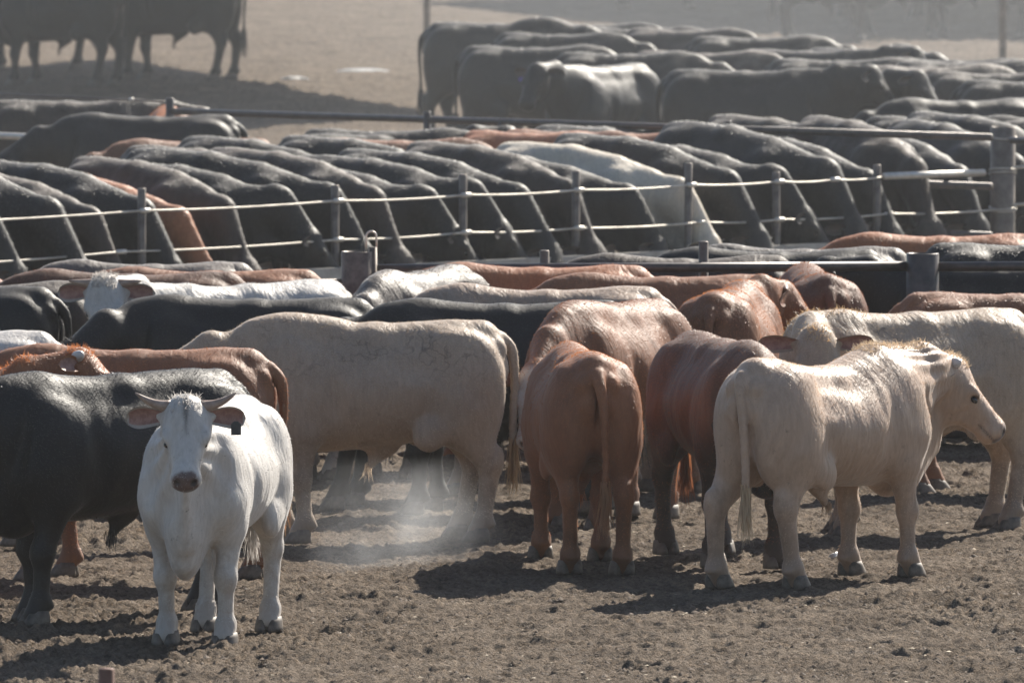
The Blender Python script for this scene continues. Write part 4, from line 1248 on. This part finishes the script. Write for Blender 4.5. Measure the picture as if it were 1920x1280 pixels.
def dust_box(name, lo, hi, dens, mk):
    m, nt, v = vol_mat(name + "_air", (0.87, 0.90, 0.94), dens, 0.4)
    tc = N(nt, "ShaderNodeTexCoord")
    nt.links.new(mk(nt, tc.outputs["Object"]), v.inputs["Density"])
    c = [(a + b) / 2 for a, b in zip(lo, hi)]
    mb = MB().box((0, 0, 0), [b - a for a, b in zip(lo, hi)])
    o = mb.build(name, m, smooth=False); o.location = c
    return o
def back_dust(nt, P):
    sp = N(nt, "ShaderNodeSeparateXYZ"); nt.links.new(P, sp.inputs[0])
    def step(sock, a, b, lo=0.0, hi=1.0):
        r = N(nt, "ShaderNodeMapRange", interpolation_type='SMOOTHSTEP')
        r.inputs[1].default_value = a; r.inputs[2].default_value = b; r.inputs[3].default_value = lo; r.inputs[4].default_value = hi
        nt.links.new(sock, r.inputs[0]); return r.outputs[0]
    y = sp.outputs[1]
    pen = math_n(nt, 'MULTIPLY', math_n(nt, 'MULTIPLY', step(y, -60, -48), step(y, -36, -8, 1.0, 0.0)), 0.0008)
    far = math_n(nt, 'MULTIPLY', math_n(nt, 'MULTIPLY', step(y, -48, 30), step(sp.outputs[0], -7, 5, 0.25, 1.3)), 0.0022)
    return math_n(nt, 'ADD', pen, far)
tag(dust_box("dust_cloud", (-60, 84, -1.0), (60, 204, 6.9), 0.002, back_dust), kind='stuff')
def puff(nt, P):
    mp = N(nt, "ShaderNodeMapping"); nt.links.new(P, mp.inputs[0]); mp.inputs["Scale"].default_value = (1 / .88, 1 / 1.5, 1 / .72)
    ln = N(nt, "ShaderNodeVectorMath", operation='LENGTH'); nt.links.new(mp.outputs[0], ln.inputs[0])
    fall = N(nt, "ShaderNodeMapRange", interpolation_type='SMOOTHSTEP'); fall.inputs[1].default_value = 1.0; fall.inputs[2].default_value = 0.1
    fall.inputs[3].default_value = 0; fall.inputs[4].default_value = 1
    nt.links.new(ln.outputs["Value"], fall.inputs[0])
    n_ = N(nt, "ShaderNodeTexNoise", i_Scale=2.6, i_Detail=4.0, i_Roughness=0.6); nt.links.new(P, n_.inputs["Vector"])
    r = N(nt, "ShaderNodeMapRange"); r.inputs[1].default_value = .40; r.inputs[2].default_value = .72; nt.links.new(n_.outputs["Fac"], r.inputs[0])
    return math_n(nt, 'MULTIPLY', math_n(nt, 'MULTIPLY', fall.outputs[0], r.outputs[0]), 0.55)
pc = at(748, 1050)
tag(dust_box("dust_puff", (pc.x - .9, pc.y - 1.6, -.32), (pc.x + .9, pc.y + 1.6, .62), 0.1, puff), kind='stuff')

# ------------------------------------------------------------------ litter on the pen floor and painted sun glints
rs = np.random.RandomState(21)
def crumbs(name, n, size, mat, flat=.6):
    """Loose bits strewn on the front pen floor."""
    d = 63.3 + 14 * rs.rand(n) ** 1.3
    x = (rs.rand(n) * 2 - 1) * .047 * d
    sz = size * (0.4 + rs.rand(n) ** 3 * 1.3)
    base = np.array([(1, 0, 0), (-.5, .87, 0), (-.5, -.87, 0), (0, 0, 1), (.3, .3, .7)])
    V = []; F = []
    for i in range(n):
        a = rs.rand() * 6.28; c, s_ = math.cos(a), math.sin(a)
        P = base * (1 + rs.randn(5, 3) * .25) * sz[i] * np.array((1, .8, flat))
        P = np.stack([P[:, 0] * c - P[:, 1] * s_, P[:, 0] * s_ + P[:, 1] * c, P[:, 2]], 1) + (x[i], d[i], -.008)
        b = 5 * i
        V.append(P); F += [(b, b + 1, b + 4), (b + 1, b + 3, b + 4), (b + 1, b + 2, b + 3), (b + 2, b, b + 4), (b + 2, b + 4, b + 3)]
    o = link(name, mesh_from(name, np.concatenate(V), np.array(F), mat))
    return tag(o, kind='stuff')
crumbs("dung_crumbs", 5200, .017, noisy_mat("dry_dung", (0.05, 0.038, 0.03), (0.13, 0.10, 0.078), 20, .95))
crumbs("straw_bits", 900, .014, noisy_mat("pale_straw", (0.26, 0.21, 0.15), (0.42, 0.36, 0.27), 20, .8), .25)
M_GLINT = noisy_mat("glint_paint", (0.38, 0.38, 0.38), (0.62, 0.62, 0.61), 25, .4)  # sun glints on the ground, painted as pale flat patches
for k, (px, py, L_, lab) in enumerate(((1570, 1041, .13, "pale painted glint on the ground beneath the cream steer"),
                                       (553, 147, .42, "pale painted wet glint on the far bare ground, left of the far group"), (680, 132, .8, "long painted streak of glint on the far bare ground by the leftmost bull"))):
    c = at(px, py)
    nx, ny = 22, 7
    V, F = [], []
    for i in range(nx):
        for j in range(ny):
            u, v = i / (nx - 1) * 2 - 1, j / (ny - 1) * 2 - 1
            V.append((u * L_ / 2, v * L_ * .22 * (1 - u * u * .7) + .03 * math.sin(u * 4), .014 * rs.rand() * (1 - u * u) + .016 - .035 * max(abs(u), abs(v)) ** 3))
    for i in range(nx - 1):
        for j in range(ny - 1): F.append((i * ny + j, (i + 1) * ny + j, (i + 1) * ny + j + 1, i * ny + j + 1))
    o = link("painted_glint", mesh_from("painted_glint", np.array(V), np.array(F), M_GLINT)); o.location = c
    tag(o, lab, "litter", "painted glints on the ground")
